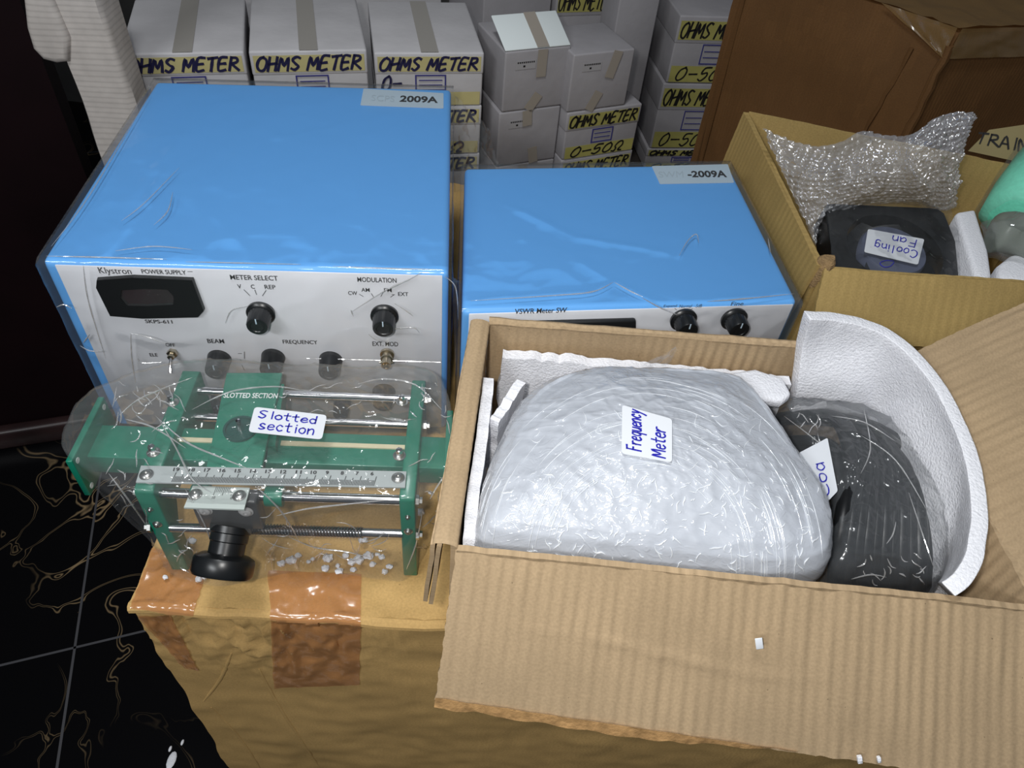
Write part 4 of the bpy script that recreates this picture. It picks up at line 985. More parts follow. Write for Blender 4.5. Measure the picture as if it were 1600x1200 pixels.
# foam crumbs trapped in the bag
spots = [(512, 872), (540, 868), (549, 878), (552, 890), (582, 882), (590, 866), (597, 870), (575, 868), (601, 893), (608, 885), (567, 842), (440, 880), (455, 875), (482, 878), (489, 874), (508, 888), (528, 884), (466, 868), (310, 905), (320, 900), (258, 902), (325, 812), (350, 835), (300, 845), (648, 838), (655, 800), (672, 770), (690, 735), (560, 874), (530, 892)]
for i, (a, b) in enumerate(spots):
    r = random.choice([.0022, .003, .0036, .0045, .0028]); p = Z(a, b, ZB+.0065+r*.8); mb = MB(); mb.ball(p, (r*1.2, r, r*.8), 6)
    for v in mb.v: v += V((nz(v, 400, 1), nz(v, 400, 2), nz(v, 400, 3)))*r*.5
    o = mb.build('foam_crumb', FOAM, None); tag(o, 'tiny white foam crumb in the clear bag of the green slotted section', 'foam crumb', 'foam crumbs in the slotted section bag')

# ================================================================== OPEN CARTON (front right)
ZR = .87
FLc = Z(714, 850, ZR); BLc = Z(764, 506, ZR); BRc = Z(1410, 556, ZR); FRc = Z(1614, 944, ZR)
ux = (FRc-FLc).normalized(); D_ = (BLc-FLc).length
print('open', FLc, FRc, BRc, BLc)
oc = thing('open_carton', 'open corrugated carton in front right with flaps folded out, holding foam-packed parts', 'carton', V(((FLc+FRc+BRc+BLc)/4).to_tuple()[:2]+(ZB+.004,)))
def down_(p, z): return V((p.x, p.y, z))
TH_ = .005; zb0 = ZB+.0085
wav = lambda s, a=.0016: (lambda u, v, p: a*nz(p, 14, s)+.0006*nz(p, 60, s))
def wallb(name, A, B, inward, seed, bow=0):
    # q faces inside of the box
    q = [down_(A, zb0), down_(B, zb0), B, A]
    return board(name, q, TH_, CARD, oc, 50, 20, lambda u, v, p: .0015*nz(p, 14, seed)+.0005*nz(p, 60, seed)+bow*math.sin(math.pi*u)*v, .0012)
def inner_wall(name, A, B, seed):  # A->B so that (B-A)x(up) points inside
    q = [down_(A, zb0), down_(B, zb0), B, A]; return board(name, q, TH_, CARD, oc, 60, 22, lambda u, v, p: .0015*nz(p, 14, seed)+.0005*nz(p, 60, seed), .0012)
inner_wall('back_wall', BLc, BRc, 1); inner_wall('right_wall', BRc, FRc, 2); inner_wall('front_wall', FRc, FLc, 3); inner_wall('left_wall', FLc, BLc, 4)
board('carton_floor', [down_(FLc, zb0), down_(FRc, zb0), down_(BRc, zb0), down_(BLc, zb0)], .004, CARD, oc, 10, 10)
# front flap, hanging outward
fBL = EYE+ray(678, 1092)*1.0
def on_sphere(px, py, c, L, far=True):
    r = ray(px, py); o_ = EYE-c; b = r.dot(o_); a = r.dot(r); c_ = o_.dot(o_)-L*L; d = b*b-a*c_
    d = max(d, 0); return EYE+r*((-b+(1 if far else -1)*math.sqrt(d))/a)
lipA = FLc+V((0, -.004, -.001)); lipB = FRc+V((.02, -.004, -.001))
fa = on_sphere(680, 1092, lipA, .136); fb = on_sphere(1660, 1238, lipB, .15)
print('flap', fa, fb)
def fd(u, v, p):
    s = .0011*nz(V((u*38, v*2.2, 0)), 1, 2)+.0012*nz(p, 12, 7)
    cr_ = .0022*math.exp(-abs((v-.50-.05*math.sin(u*9)))/.018)*max(0, 1-abs(u-.38)*3.2)*(1 if nz(p, 60, 2) > -.2 else .3)
    return s+cr_+.006*math.exp(-((1-v)/.04)**2)*0
board('front_flap', [fa, fb, lipB, lipA], .0048, CARD, oc, 150, 36, fd, .0016)
# dented crease line plus taped lower edge of the front flap
mb = MB(); P = [lerp(fa, fb, k/60)+V((0, -.0005, .001+.002*nz((k, 0, 0), .5))) for k in range(36)]
n_f = (fb-fa).cross(lipA-fa).normalized()
W0 = [p+(lipA-fa).normalized()*(-.009-.004*nz((k, 9, 0), .4)+.012*max(0, (k-22)/14))-n_f*.001 for k, p in enumerate(P)]
W1 = [p+(lipA-fa).normalized()*.002+n_f*.001 for p in P]
mb.add(W0+W1, [(i, i+1, 36+i+1, 36+i) for i in range(35)]); mb.build('edge_tape', mat('amber_tape', srgb(186, 146, 98), .22, var=.35, scale=90, bump=(120, .6, .003)), oc)
# left flap folded down outside the left wall
nl = V((-1, .05, 0)).normalized()
A_f = FLc+nl*.006+V((0, -.004, 0)); B_f = BLc+nl*.006
for k, (o1, th, L_) in enumerate(((.008, .0035, .09), (.0125, .0035, .088))):
    board('left_flap', [down_(A_f+nl*o1, ZR-L_)+nl*.004, down_(B_f+nl*o1, ZR-L_)+nl*.004, B_f+nl*(o1-.003), A_f+nl*(o1-.003)], th, CARD, oc, 40, 14, wav(11+k, .0012), .001)
mb = MB(); ns = 30
mb.grid(lambda u, v: lerp(FLc, BLc, u)+V((0, -.004*(1-u), 0))+nl*(.0085-.0095*math.cos(math.pi*v))+V((0, 0, .0045*math.sin(math.pi*v)+.0012*nz((u*14, 0, 0), 1))), ns, 8)
mb.build('folded_rim', CARD, oc)
# rim along the back wall
mb = MB(); mb.tube([lerp(BLc, BRc, k/40)+V((0, .0035, .0005+.001*nz((k, 0, 0), .5))) for k in range(41)], [.0042+.0006*nz((k, 2, 0), .7) for k in range(41)], 8); mb.build('rear_rim', CARD, oc)
# right flap rising outward to the right
rA = FRc+V((.002, 0, 0)); rB = BRc+V((.002, 0, .0))
rC = Z(1660, 446, .915); rD = on_sphere(1760, 860, FRc, .16)
print('rflap', rC, rD, rC-rB, rD-rA)
rD = rA+(rC-rB)*.98+V((.02, 0, 0))
rf_ = board('right_flap', [rA, rD, rC, rB], .0048, CARD, oc, 50, 60, lambda u, v, p: .0014*nz(V((u*2, v*26, 0)), 1, 4)+.002*nz(p, 12, 7), .0014)
for lp in rf_.data.loops:
    uvd = rf_.data.uv_layers['m'].data[lp.index]; uvd.uv = (uvd.uv[1], uvd.uv[0])

# ---- foam sheets standing in the carton
def foam_sheet(label, q, th, seed, top_wob=.004, nx=30, ny=12, grp=None, amp=.0015):
    q = [V(a) for a in q]
    t = thing('foam_sheet', label, 'foam sheet', (q[0]+q[1])/2, grp)
    board('foam_body', q, th, FOAM, t, nx, ny, lambda u, v, p: amp*nz(p, 22, seed)+.0008*nz(p, 90, seed), .004); return t
fzb = zb0+.004
a0 = Z(742, 850, .850); a1 = Z(772, 592, .857)
foam_sheet('upright white foam sheet against the left wall of the open carton', [down_(a0, fzb), down_(a1, fzb), a1, a0], .010, 3)
b0 = Z(783, 558, .845); b1 = Z(1235, 600, .845)
foam_sheet('long white foam sheet standing along the back wall of the open carton', [down_(b0, fzb), down_(b1, fzb), b1, b0], .012, 5, nx=50, amp=.002)
s0 = Z(779, 660, .85); s1 = Z(820, 598, .855)
foam_sheet('short torn white foam strip between the left sheet and the wrapped bundle', [down_(s0, .78), down_(s1, .78), s1, s0], .009, 7, nx=16)

# ---- curved foam sheet
topo = [(1262, 493), (1300, 495), (1350, 503), (1400, 527), (1445, 572), (1480, 625), (1508, 690), (1525, 750), (1531, 810), (1524, 865), (1505, 903), (1482, 921)]
TO = catmull([Z(a, b, .925-.045*(i/11)**1.0) for i, (a, b) in enumerate(topo)], 6)
boti = [(1224, 604), (1262, 618), (1310, 628), (1350, 645), (1390, 672), (1425, 715), (1450, 760), (1468, 810), (1478, 850), (1482, 880), (1480, 905), (1474, 922)]
BO = catmull([Z(a, b, .80) for i, (a, b) in enumerate(boti)], 6)
cf = thing('foam_sheet', 'broad curved white foam sheet bowed around the right end of the open carton', 'foam sheet', BO[30])
n_ = len(TO); rows = 16; th = .0125; vv = []; ff = []
def cfp(i, r, o_):
    k_ = max(0, min(1, (i-14)/10)); q_ = r/rows; B2 = BO[i]+V((0, 0, -.11*k_)); p = lerp(B2, BO[i], min(1, q_/.25)) if q_ < .25 else lerp(BO[i], TO[i], (q_-.25)/.75); t = (TO[min(i+1, n_-1)]-TO[max(i-1, 0)]); t.z = 0; t.normalize(); nn_ = V((-t.y, t.x, 0))
    # inside face offset: towards the carton centre (to the right of travel)
    ins = -nn_
    kz = max(0, min(1, (.905-p.z)/.06)); kz = kz*kz*(3-2*kz); p = lerp(p, V((min(p.x, .372+(.56-p.y)*.076), min(p.y, .538), p.z)), kz)
    r_ = .001*nz(p, 60, 4)+.0016*nz(p, 18, 2)
    e = .0025 if r in (0, rows) else 0
    return p+ins*((o_*th)*.5+r_)*1.0-ins*th*.5+V((0, 0, -e*0))
for i in range(n_):
    for r in range(rows+1): vv.append(cfp(i, r, 2.0))
    for r in range(rows+1): vv.append(cfp(i, r, 0.0))
S_ = (rows+1)*2
for i in range(n_-1):
    for r in range(rows):
        a = i*S_+r; ff.append((a, a+1, a+S_+1, a+S_)); a += rows+1; ff.append((a, a+S_, a+S_+1, a+1))
    a = i*S_; b = i*S_+rows+1; ff.append((a, a+S_, b+S_, b)); ff.append((a+rows, b+rows, b+rows+S_, a+rows+S_))
for i in (0, n_-1):
    for r in range(rows): a = i*S_+r; b = a+rows+1; ff.append((a, b, b+1, a+1))
o = mk('foam_body', vv, ff, FOAM, cf, True, 60); bevel(o, .003, 3, 60)

# ---- wrapped bundle (frequency meter)
def bundle_mat():
    m, nt, b = newmat('film_over_foam'); L = nt.links
    b.inputs['Base Color'].default_value = srgb(186, 191, 200); b.inputs['Roughness'].default_value = .5; b.inputs['Coat Weight'].default_value = .85; b.inputs['Coat Roughness'].default_value = .1
    b.inputs['Subsurface Weight'].default_value = .1; b.inputs['Subsurface Radius'].default_value = (.01, .01, .01)
    tc = nd(nt, 'ShaderNodeTexCoord')
    # polar-ish stretch: fine film wrinkles fan out from one corner
    mp = nd(nt, 'ShaderNodeMapping'); mp.inputs['Location'].default_value = (.02, .13, 0); L.new(tc.outputs['Object'], mp.inputs[0])
    sx = nd(nt, 'ShaderNodeSeparateXYZ'); L.new(mp.outputs[0], sx.inputs[0])
    at = nd(nt, 'ShaderNodeMath', operation='ARCTAN2'); L.new(sx.outputs['Y'], at.inputs[0]); L.new(sx.outputs['X'], at.inputs[1])
    ln = nd(nt, 'ShaderNodeVectorMath', operation='LENGTH'); L.new(mp.outputs[0], ln.inputs[0])
    cb = nd(nt, 'ShaderNodeCombineXYZ')
    s1 = nd(nt, 'ShaderNodeMath', operation='MULTIPLY'); s1.inputs[1].default_value = 170; L.new(ln.outputs['Value'], s1.inputs[0])
    s2 = nd(nt, 'ShaderNodeMath', operation='MULTIPLY'); s2.inputs[1].default_value = 3.2; L.new(at.outputs[0], s2.inputs[0])
    L.new(s1.outputs[0], cb.inputs[0]); L.new(s2.outputs[0], cb.inputs[1])
    n1 = nd(nt, 'ShaderNodeTexNoise', i_Scale=1.6, i_Detail=4.0, i_Distortion=.7); n1.noise_type = 'RIDGED_MULTIFRACTAL'; L.new(cb.outputs[0], n1.inputs[0])
    n2 = nd(nt, 'ShaderNodeTexNoise', i_Scale=95.0, i_Detail=4.0, i_Distortion=2.2); n2.noise_type = 'RIDGED_MULTIFRACTAL'; L.new(tc.outputs['Object'], n2.inputs[0])
    ms = nd(nt, 'ShaderNodeTexNoise', i_Scale=11.0); L.new(tc.outputs['Object'], ms.inputs[0])
    mr = nd(nt, 'ShaderNodeMapRange'); mr.inputs[1].default_value = .4; mr.inputs[2].default_value = .6; L.new(ms.outputs[0], mr.inputs[0])
    mx = nd(nt, 'ShaderNodeMix'); mx.data_type = 'FLOAT'; L.new(mr.outputs[0], mx.inputs[0]); L.new(n1.outputs[0], mx.inputs[2]); L.new(n2.outputs[0], mx.inputs[3])
    bp = nd(nt, 'ShaderNodeBump', i_Strength=1.0, i_Distance=.0032); L.new(mx.outputs[0], bp.inputs['Height'])
    L.new(bp.outputs[0], b.inputs['Coat Normal'])
    bp2 = nd(nt, 'ShaderNodeBump', i_Strength=.25, i_Distance=.0016); L.new(mx.outputs[0], bp2.inputs['Height']); L.new(bp2.outputs[0], b.inputs['Normal'])
    return m
BUND = bundle_mat()
bo = [(742, 838), (752, 760), (775, 700), (806, 640), (850, 606), (920, 590), (1010, 588), (1090, 592), (1150, 602), (1190, 640), (1225, 690), (1262, 745), (1296, 800), (1302, 850), (1285, 892), (1200, 905), (1080, 895), (960, 880), (840, 866), (770, 858)]
zc = .855
loops = []
cen_b = sum((Z(a, b, zc) for a, b in bo), V())/len(bo)
def bl(sc, z): return smooth_loop([lerp(cen_b, Z(a, b, zc), sc)+V((0, 0, z-zc)) for a, b in bo], 6)
def bd(q, t):
    base = .894; s = 1-(1-t)**2.2
    return lerp(.880, base+.010, s)+.004*nz(q, 14, 3)
bt = thing('wrapped_bundle', 'white foam bundle in clear stretch film with a frequency meter label, in the open carton', 'bundle', V((cen_b.x, cen_b.y, fzb)))
bnd = ringloft('bundle_wrap', [bl(.86, fzb+.002), bl(.95, .75), bl(.99, .82), bl(1.0, .845), bl(.985, .860), bl(.94, .873), bl(.88, .880)], BUND, bt, .0017, 20, 11, inner=70, domez=bd, n=240)
bmh = bmesh.new(); bmh.from_mesh(bnd.data); bmh.transform(Matrix.Translation(ORG[bt.name])); bvh = BVHTree.FromBMesh(bmh); bmh.free()
def drape(name, q, bv, off, m, parent, fb=None, nx=14, ny=10):
    """sheet of paper resting on a surface: photo quad BL BR TR TL followed onto the surface"""
    def P(u, v):
        a = lerp(lerp(V(q[0]+(0,)), V(q[1]+(0,)), u), lerp(V(q[3]+(0,)), V(q[2]+(0,)), u), v)
        r = ray(a.x, a.y).normalized(); h = bv.ray_cast(EYE, r)
        return h[0], h[1]
    hits = [[P(i/nx, j/ny) for i in range(nx+1)] for j in range(ny+1)]
    pts = [h for r_ in hits for h, n in r_]; c_ = sum(pts, V())/len(pts)
    ns_ = [n for r_ in hits for h, n in r_]; n_ = sum(ns_, V()).normalized()
    # best plane: paper is stiffer than film, so average out
    d = max((p-c_).dot(n_) for p in pts)
    cn = [PL(a, b, c_+n_*(d*.75+off), n_) for a, b in q]
    pl = plate(name, cn, .0004, m, parent, .003); return pl, [p+n_*.0005 for p in cn]
lbl, lq = drape('paper_label', [(1018, 721), (1051, 723), (1046, 655), (1040, 640)][:0] or [(971, 709), (1050, 723), (1050, 655), (972, 633)], bvh, .001, STICK, bt)
# text runs upward: baseline direction is BL->TL
tqd = [lq[1], lq[2], lq[3], lq[0]]     # rotated quad: BL' BR' TR' TL'
write('Frequency', qmap(sub(tqd, .10, .62, .97, .90)), .0014, PEN, lbl); write('Meter', qmap(sub(tqd, .06, .14, .72, .42)), .0014, PEN, lbl)
arcs = []
for k in range(150):
    rr_ = rs.uniform(.5, 1.0); a0 = rs.uniform(math.pi*1.02, math.pi*1.98); da = rs.uniform(.12, .5)
    arcs.append([(1010+a_*275*rr_*1.0+10*math.sin(k), 885+b_*300*rr_) for a_, b_ in ((math.cos(a0+da*t), math.sin(a0+da*t)) for t in (0, .33, .66, 1))])
folds(bvh, arcs, bt, .0002, m=GLINT); folds(bvh, squig(780, 740, 1280, 885, 190, 5, 24), bt, .0004, m=GLINT); folds(bvh, squig(830, 640, 1200, 760, 60, 6, 26), bt, .0003, m=GLINT)  # white tubes draw the glints of the wrinkled stretch film
# free tongue of film at the back of the bundle
sheet('film_tongue', [Z(955, 592, .885), Z(1030, 590, .885), Z(1058, 545, .915), Z(1056, 542, .918)], 16, 16, .003, 40, 3, FILM2, bt)
# loose upper foam pad at right top of bundle
pad = [(1120, 584), (1180, 575), (1225, 590), (1238, 615), (1222, 626), (1195, 622), (1180, 640), (1150, 628), (1125, 605)]
pt_ = thing('foam_sheet', 'ragged end of white foam sticking out beside the film bundle near the back wall', 'foam sheet', Z(1180, 605, .85))
mb = MB(); mb.prism([Z(a, b, .862) for a, b in pad], (0, 0, -.012)); o = mb.build('foam_body', FOAM, pt_); bevel(o, .004, 3, 50)

# ---- coiled black cable in a bag
cc_ = Z(1365, 800, .80); tx = (Z(1420, 700, .82)-Z(1290, 840, .80)); 
cb_ = thing('coiled_cable', 'coil of black cable in a clear bag beside the curved foam sheet', 'cable', V((cc_.x, cc_.y, fzb)))
mb = MB()
cpts = []
path = [(1338, 905), (1300, 870), (1330, 800), (1345, 730), (1318, 670), (1280, 650)]
for k in range(11):
    a = k/10
    pts = [Z(1210+a*70, 655-a*5, .78+.01*math.sin(k)), Z(1300+a*78, 652+a*22, .815+.012*math.sin(k*2.1)), Z(1330+a*105, 720+a*8, .835-.012*a), Z(1318+a*128, 800, .838-.018*a), Z(1308+a*142, 865, .815-.012*a), Z(1305+a*145, 925, .775)]
    P = catmull(pts, 8); mb.tube(P, .0068+.0006*math.sin(k*3), 12)
for k in range(5):
    a = k/4
    pts = [Z(1230+a*50, 690+a*30, .76), Z(1300+a*30, 700+a*40, .80), Z(1310+a*40, 790+a*10, .805), Z(1290+a*60, 880, .775)]
    mb.tube(catmull(pts, 8), .0068, 12)
mb.build('cable_loops', mat_cache('black_rubber', srgb(16, 17, 19), .4), cb_)
bgo = [(1195, 640), (1250, 632), (1310, 640), (1370, 665), (1420, 715), (1455, 775), (1470, 840), (1474, 905), (1420, 925), (1340, 920), (1290, 905), (1285, 850), (1275, 780), (1240, 720)]
cen_g = sum((Z(a, b, .815) for a, b in bgo), V())/len(bgo)
def gl(sc, z): return smooth_loop([lerp(cen_g, Z(a, b, .815), sc)+V((0, 0, z-.815)) for a, b in bgo], 5)
cbag = ringloft('plastic_bag', [gl(.97, .70), gl(1.0, .80), gl(.97, .825), gl(.85, .840)], FILM3, cb_, .004, 18, 17, inner=46, domez=lambda q, t: .843+.010*t+.004*nz(q, 25, 4), n=150)
bmh = bmesh.new(); bmh.from_mesh(cbag.data); bmh.transform(Matrix.Translation(ORG[cb_.name])); bv2 = BVHTree.FromBMesh(bmh); bmh.free()
q = [(1296, 785), (1236, 700), (1291, 682), (1309, 765)]
folds(bv2, [[(1345, 680), (1400, 720), (1450, 800)], [(1300, 650), (1350, 660), (1400, 690)], [(1385, 850), (1395, 835), (1400, 815)], [(1330, 905), (1360, 898), (1385, 902)], [(1420, 770), (1440, 830), (1460, 890)], [(1225, 650), (1265, 680), (1290, 700)], [(1350, 640), (1360, 700), (1345, 740)]]+squig(1340, 860, 1450, 915, 16, 8, 26)+squig(1220, 635, 1300, 680, 8, 10, 40), cb_, .0005)
c4 = [Z(a, b, .853) for a, b in ((1240, 712), (1293, 684), (1309, 767), (1291, 786))]
l2 = plate('paper_label', c4, .0004, STICK, cb_, .002)
# writing runs downwards-left: upside down for this view
w4 = [Z(a, b, .8537) for a, b in ((1297, 774), (1286, 722), (1268, 725), (1279, 777))]
write('Coa', qmap([w4[0], w4[1], w4[2], w4[3]]), .0011, PEN, l2)

# ================================================================== FAN CARTON (back right)
ZF = .86
a0 = Z(1288, 416, ZF); a1 = Z(1170, 176, ZF); b1 = Z(1600, 262, ZF); b0 = Z(1600, 438, ZF)
uf = (b0-a0).normalized(); ub = (b1-a1).normalized()
b0 = a0+uf*.40; b1 = a1+ub*.43
print('fan carton', a0, a1, b1, b0)
fc = thing('fan_carton', 'open tan carton at the back right holding the cooling fan and bubble wrap', 'carton', V(((a0+a1+b0+b1)/4).to_tuple()[:2]+(ZB+.004,)))
def fwall(name, A, B, seed):
    q = [down_(A, zb0), down_(B, zb0), B, A]; return board(name, q, .004, CARDR, fc, 40, 14, lambda u, v, p: .002*nz(p, 10, seed), .001)
fwall('front_wall', b0, a0, 1); fwall('left_wall', a0, a1, 2); fwall('back_wall', a1, b1, 3); fwall('right_wall', b1, b0, 4)
board('carton_floor', [down_(a0, zb0), down_(b0, zb0), down_(b1, zb0), down_(a1, zb0)], .004, CARDR, fc, 6, 6)
# front flap hanging down towards the viewer, left flap hanging outside
e0 = Z(1262, 530, .79); e1 = e0+uf*.42
board('front_flap', [e0, e1, b0+V((0, -.004, 0)), a0+V((0, -.004, 0))], .004, CARDR, fc, 60, 20, lambda u, v, p: .0015*nz(p, 12, 5), .001)
g0_ = Z(1240, 452, .845); nlf = V((-1, .1, 0)).normalized()
board('left_flap', [down_(a0, ZF-.10)+nlf*.014, down_(a1, ZF-.10)+nlf*.014, a1+nlf*.004, a0+nlf*.004], .004, CARDR, fc, 40, 12, lambda u, v, p: .001*nz(p, 12, 6), .001)
# crushed corner
mb = MB(); mb.lathe(a0+V((.004, .006, -.03)), (0, 0, 1), [(.010, 0), (.011, .02), (.010, .034), (.006, .038)], 14)
for v in mb.v: v += V((nz(v, 90, 1), nz(v, 90, 2), nz(v, 90, 3)))*.004
mb.build('crushed_corner', EDGE, fc)
# cooling fan lying in the box, tilted to the viewer
fan = thing('cooling_fan', 'square black cooling fan with a round grey hub and handwritten label, in the back carton', 'fan', Z(1400, 370, .72))
ffr = Frame(Z(1400, 385, .830), uf, (V((-uf.y, uf.x, 0))+V((0, 0, .18))).normalized())
fanpx = [(1310, 434), (1518, 450), (1478, 330), (1300, 320)]
fq_ = [ffr.px(*p) for p in ((1308, 440), (1522, 452), (1472, 326), (1286, 318))]
def rr(q, r_, k=6):
    pts = []
    for i in range(4):
        c_, a, b = q[i], q[i-1], q[(i+1) % 4]; da, db = (a-c_).normalized()*r_, (b-c_).normalized()*r_
        for j in range(k): t = j/(k-1); pts.append(c_+da*(1-t)**2+db*t**2)
    return pts
outl = rr(fq_, .012); cen_f = ffr.px(1398, 388)
rad = .062
circ = [cen_f+(ffr.U*math.cos(2*math.pi*k/48)+ffr.V*math.sin(2*math.pi*k/48))*rad for k in range(48)]
# frame ring: outline resampled by angle
def ang_pt(a):
    d = ffr.U*math.cos(a)+ffr.V*math.sin(a); best = None
    n_ = len(outl)
    for i in range(n_):
        A, B = outl[i]-cen_f, outl[(i+1) % n_]-cen_f
        ax, ay, bx, by = A.dot(ffr.U), A.dot(ffr.V), B.dot(ffr.U), B.dot(ffr.V); dx, dy = math.cos(a), math.sin(a)
        ex, ey = bx-ax, by-ay; den = dx*ey-dy*ex
        if abs(den) < 1e-12: continue
        t = (ax*ey-ay*ex)/den; s = (ax*dy-ay*dx)/den
        if t > 0 and -1e-6 <= s <= 1+1e-6: best = t if best is None else min(best, t)
    return cen_f+d*(best or .07)
K = 72; mb = MB(); R1 = [ang_pt(2*math.pi*k/K) for k in range(K)]
rad = max(.056, min((p-cen_f).length for p in R1)*.97)
R2 = [cen_f+(ffr.U*math.cos(2*math.pi*k/K)+ffr.V*math.sin(2*math.pi*k/K))*rad for k in range(K)]
vv = R1+R2+[p-ffr.N*.035 for p in R2]+[p-ffr.N*.035 for p in R1]
ff = []
for r_ in range(4):
    for i in range(K): a = r_*K; b = ((r_+1) % 4)*K; ff.append((a+i, a+(i+1) % K, b+(i+1) % K, b+i))
mb.add(vv, ff); o = mb.build('fan_frame', BLACKP, fan, True, 40)
hr = .040
mb = MB(); mb.lathe(cen_f-ffr.N*.03, ffr.N, [(hr*1.04, 0), (hr*1.05, .024), (hr, .028), (0, .028)], 40); hub = mb.build('hub', mat_cache('grey_hub', srgb(86, 92, 112), .4), fan)
for k in range(7):
    a = 2*math.pi*k/7; mb = MB()
    mb.grid(lambda u, v: (lambda r_, t: cen_f+(ffr.U*math.cos(t)+ffr.V*math.sin(t))*r_-ffr.N*(.008+.018*v))(lerp(hr, rad*.96, u), a+v*.75+u*.25), 8, 6)
    mb.build('fan_blade', BLACKP, fan)
lq = [ffr.px(a, b, .002) for a, b in ((1442, 414), (1350, 396), (1357, 358), (1447, 376))]
# quad is upside down for the viewer: BL is at photo upper right
lq = [ffr.px(a, b, .003) for a, b in ((1444, 374), (1356, 358), (1350, 394), (1434, 414))]
lq = [lq[0], lq[1], lq[2], lq[3]]
lq_r = [ffr.px(a, b, .003) for a, b in ((1350, 394), (1434, 414), (1444, 374), (1356, 358))]
fl = plate('paper_label', lq_r, .0005, STICK, fan, .003)
up_q = [p+ffr.N*.0007 for p in (lq_r[2], lq_r[3], lq_r[0], lq_r[1])]
write('Cooling', qmap(sub(up_q, .06, .50, .84, .80)), .0014, PEN, fl); write('Fan', qmap(sub(up_q, .12, .10, .56, .40)), .0014, PEN, fl)
ovr = Frame(cen_f-ffr.N*.0018, ffr.U, ffr.V)
mb = MB(); pts = [ffr.px(1375+a, 411+b, -.001) for a, b in ((22, -3), (10, -4), (0, 0), (6, 6), (16, 5), (22, -1))]
mb.tube(catmull(pts, 5), .0006, 6); mb.build('pen_scribble', PEN, hub)
sheet('film_bag', [ffr.px(1300, 445, .004), ffr.px(1532, 455, .004), ffr.px(1482, 318, .012), ffr.px(1290, 312, .010)], 60, 40, .004, 26, 9, film('fan_bag_film', haze=.02, gloss=.03, scale=16, bstr=.7), fan)
# bubble wrap standing up behind the fan
bw = thing('bubble_wrap', 'crumpled clear bubble wrap standing up in the back carton behind the fan', 'bubble wrap', Z(1340, 320, .70))
def bpts(px, py, z): return Z(px, py, z)
prof_t = [(1186, 205, .885), (1225, 218, .885), (1270, 228, .89), (1310, 224, .90), (1345, 206, .92), (1385, 215, .92), (1420, 212, .94), (1450, 190, .955), (1485, 180, .965), (1512, 186, .965)]
prof_m = [(1225, 285, .85), (1255, 290, .86), (1290, 290, .87), (1325, 285, .88), (1360, 280, .89), (1395, 280, .89), (1425, 280, .90), (1455, 265, .91), (1482, 262, .91), (1500, 245, .92)]
prof_b = [(1272, 385, .80), (1278, 365, .81), (1300, 345, .82), (1330, 330, .83), (1365, 322, .835), (1400, 320, .84), (1430, 322, .84), (1455, 328, .84), (1475, 330, .84), (1488, 325, .84)]
RT = [catmull([Z(*p) for p in pr_], 22) for pr_ in (prof_b, prof_m, prof_t)]
nB = len(RT[0]); rowsB = 90; vv = []
Lx = .34
for j in range(rowsB+1):
    t = j/rowsB
    for i in range(nB):
        a, b, c_ = RT[0][i], RT[1][i], RT[2][i]; p = a*(1-t)*(1-2*t)+b*4*t*(1-t)+c_*t*(2*t-1)
        x, y = i/nB*Lx/.0105, t*.17/.0105*1.1547; r_ = math.floor(y); x += .5*(r_ % 2); fx, fy = x-math.floor(x)-.5, y-r_-.5
        k = max(0, 1-(fx*fx+fy*fy)/.19)
        d = .004*math.sqrt(k)+.012*nz(p, 13, 4)+.012*crease(p, 19, 6)+.006*crease(p, 44, 2)
        vv.append(p+V((0, -.75, .65))*d)
ff = [(j*nB+i, j*nB+i+1, (j+1)*nB+i+1, (j+1)*nB+i) for j in range(rowsB) for i in range(nB-1)]
mk('bubble_sheet', vv, ff, BUBBLE, bw, True)
# glints on the bubble wrap come from its curved bubbles
# white foam blocks and the mint roll
wf = thing('foam_block', 'white foam slab standing upright right of the fan in the back carton', 'foam block', Z(1520, 380, .75))
mb = MB(); mb.prism([Z(a, b, .85) for a, b in ((1494, 330), (1525, 325), (1546, 392), (1552, 432), (1526, 438))], (0, 0, -.16)); o = mb.build('foam_body', FOAM, wf); bevel(o, .006, 4, 40)
wf = thing('foam_block', 'white foam piece lying at the right front corner of the back carton', 'foam block', Z(1580, 425, .76))
mb = MB(); mb.prism([Z(a, b, .84) for a, b in ((1562, 437), (1560, 412), (1582, 394), (1625, 400), (1650, 438), (1600, 440))], (0, 0, -.15)); o = mb.build('foam_body', FOAM, wf); bevel(o, .008, 4, 40)
mr = thing('mint_foam_roll', 'mint green foam roll in clear film at the right side of the back carton', 'foam roll', Z(1600, 320, .75))
ax = (Z(1620, 240, .90)-Z(1570, 330, .85)); A = Z(1590, 345, .83); B = Z(1640, 262, .86)
mb = MB(); k = 14
mb.tube([A, lerp(A, B, .05), lerp(A, B, .5), lerp(A, B, .95), B], [.030, .047, .049, .047, .03], 36)
for v in mb.v: v += V((nz(v, 22, 1), nz(v, 22, 2), nz(v, 22, 3)))*.006
o = mb.build('roll_body', MINT, mr, True, None)
mb = MB(); mb.tube([lerp(A, B, -.05), lerp(A, B, .0), lerp(A, B, .5), lerp(A, B, 1.0)], [.035, .051, .053, .051], 36, False)
for v in mb.v: v += V((nz(v, 40, 1), nz(v, 40, 2), nz(v, 40, 3)))*.005
mb.build('film_wrap', FILM2, mr, True, None)
gl_ = thing('plastic_parcel', 'small lumpy grey parcel in clear film below the mint foam roll', 'parcel', Z(1600, 375, .75))
mb = MB(); mb.ball(Z(1602, 372, .855), (.045, .03, .028), 20)
for v in mb.v: v += V((nz(v, 30, 1), nz(v, 30, 2), nz(v, 30, 3)))*.014
mb.build('parcel_body', mat_cache('grey_parcel', srgb(120, 128, 118), .4), gl_)
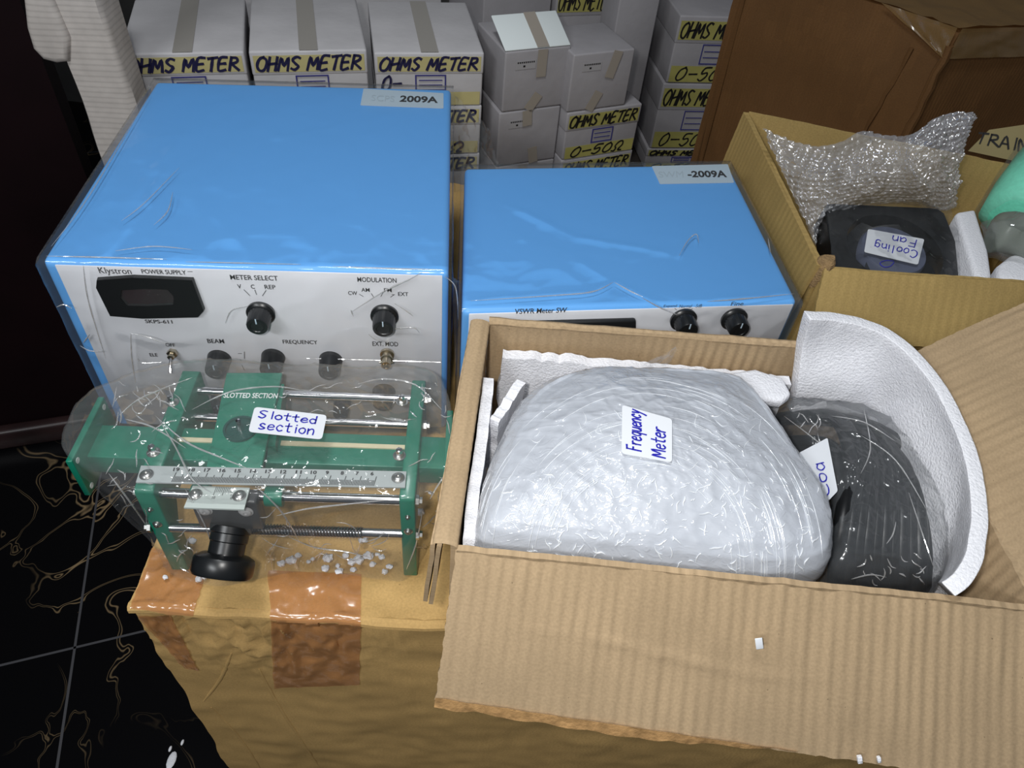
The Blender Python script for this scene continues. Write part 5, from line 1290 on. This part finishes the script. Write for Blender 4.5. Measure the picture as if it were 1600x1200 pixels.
mb = MB(); mb.ball(Z(1602, 372, .858), (.048, .033, .032), 24)
for v in mb.v: v += V((nz(v, 40, 1), nz(v, 40, 2), nz(v, 40, 3)))*.014
mb.build('film_wrap', FILM2, gl_)
# strip with writing on the wall of the brown carton
tl = thing('lettered_card', 'pale card strip with black handwritten capitals between the brown carton and the back carton rim', 'card', Z(1570, 225, .86))
tf = Frame(b1+V((0, .03, 0))-ub*.10, ub, (V((0, .5, .87))))
tqq = [tf.px(a, b) for a, b in ((1512, 236), (1660, 268), (1660, 186), (1545, 203))]
plate('card_strip', tqq, .0015, mat_cache('dull_card', srgb(140, 126, 86)), tl)
tw = [tf.px(a, b, .002) for a, b in ((1524, 223), (1606, 238), (1608, 219), (1530, 207))]
write('TRAIN', qmap(tw), .0026, MARKB, tl)
# loose scraps on the front flap
for i, (a, b, s, lab) in enumerate(((1186, 1005, .006, 'small white paper scrap lying on the front flap of the open carton'), (1342, 1184, .004, 'larger white foam crumb on the lower edge of the front flap'), (1372, 1184, .003, 'smaller white foam crumb on the lower edge of the front flap'))):
    fr_ = Frame(fa, (fb-fa), (lipA-fa)-(fb-fa)*((lipA-fa).dot(fb-fa)/(fb-fa).length_squared))
    p = fr_.px(a, b, .0022); f2 = Frame(p, fr_.U*.9+fr_.V*.3, fr_.V*.9-fr_.U*.3); mb = MB(); mb.box(f2, -s*.45, s*.45, -s*.8, s*.8, 0, .0008 if i == 0 else .003)
    o = mb.build('paper_scrap' if i == 0 else 'foam_crumb', STICK if i == 0 else FOAM, None); bevel(o, .0005); tag(o, lab, 'paper scrap' if i == 0 else 'foam crumb', None if i == 0 else 'foam crumbs on the flap edge')
for (a, b, s, lab) in ((268, 1188, .014, 'long white paint drip on the black floor tile beside the taped carton'), (285, 1160, .005, 'round white spot on the black floor, nearest the taped carton'), (266, 1170, .005, 'small white spot on the black floor just above the long drip')):
    p = Z(a, b, .002); mb = MB(); mb.ball(p, (s*.5, s, .0022), 6)
    o = mb.build('paint_drip', FOAM, None); tag(o, lab, 'spot', 'white spots on the floor')
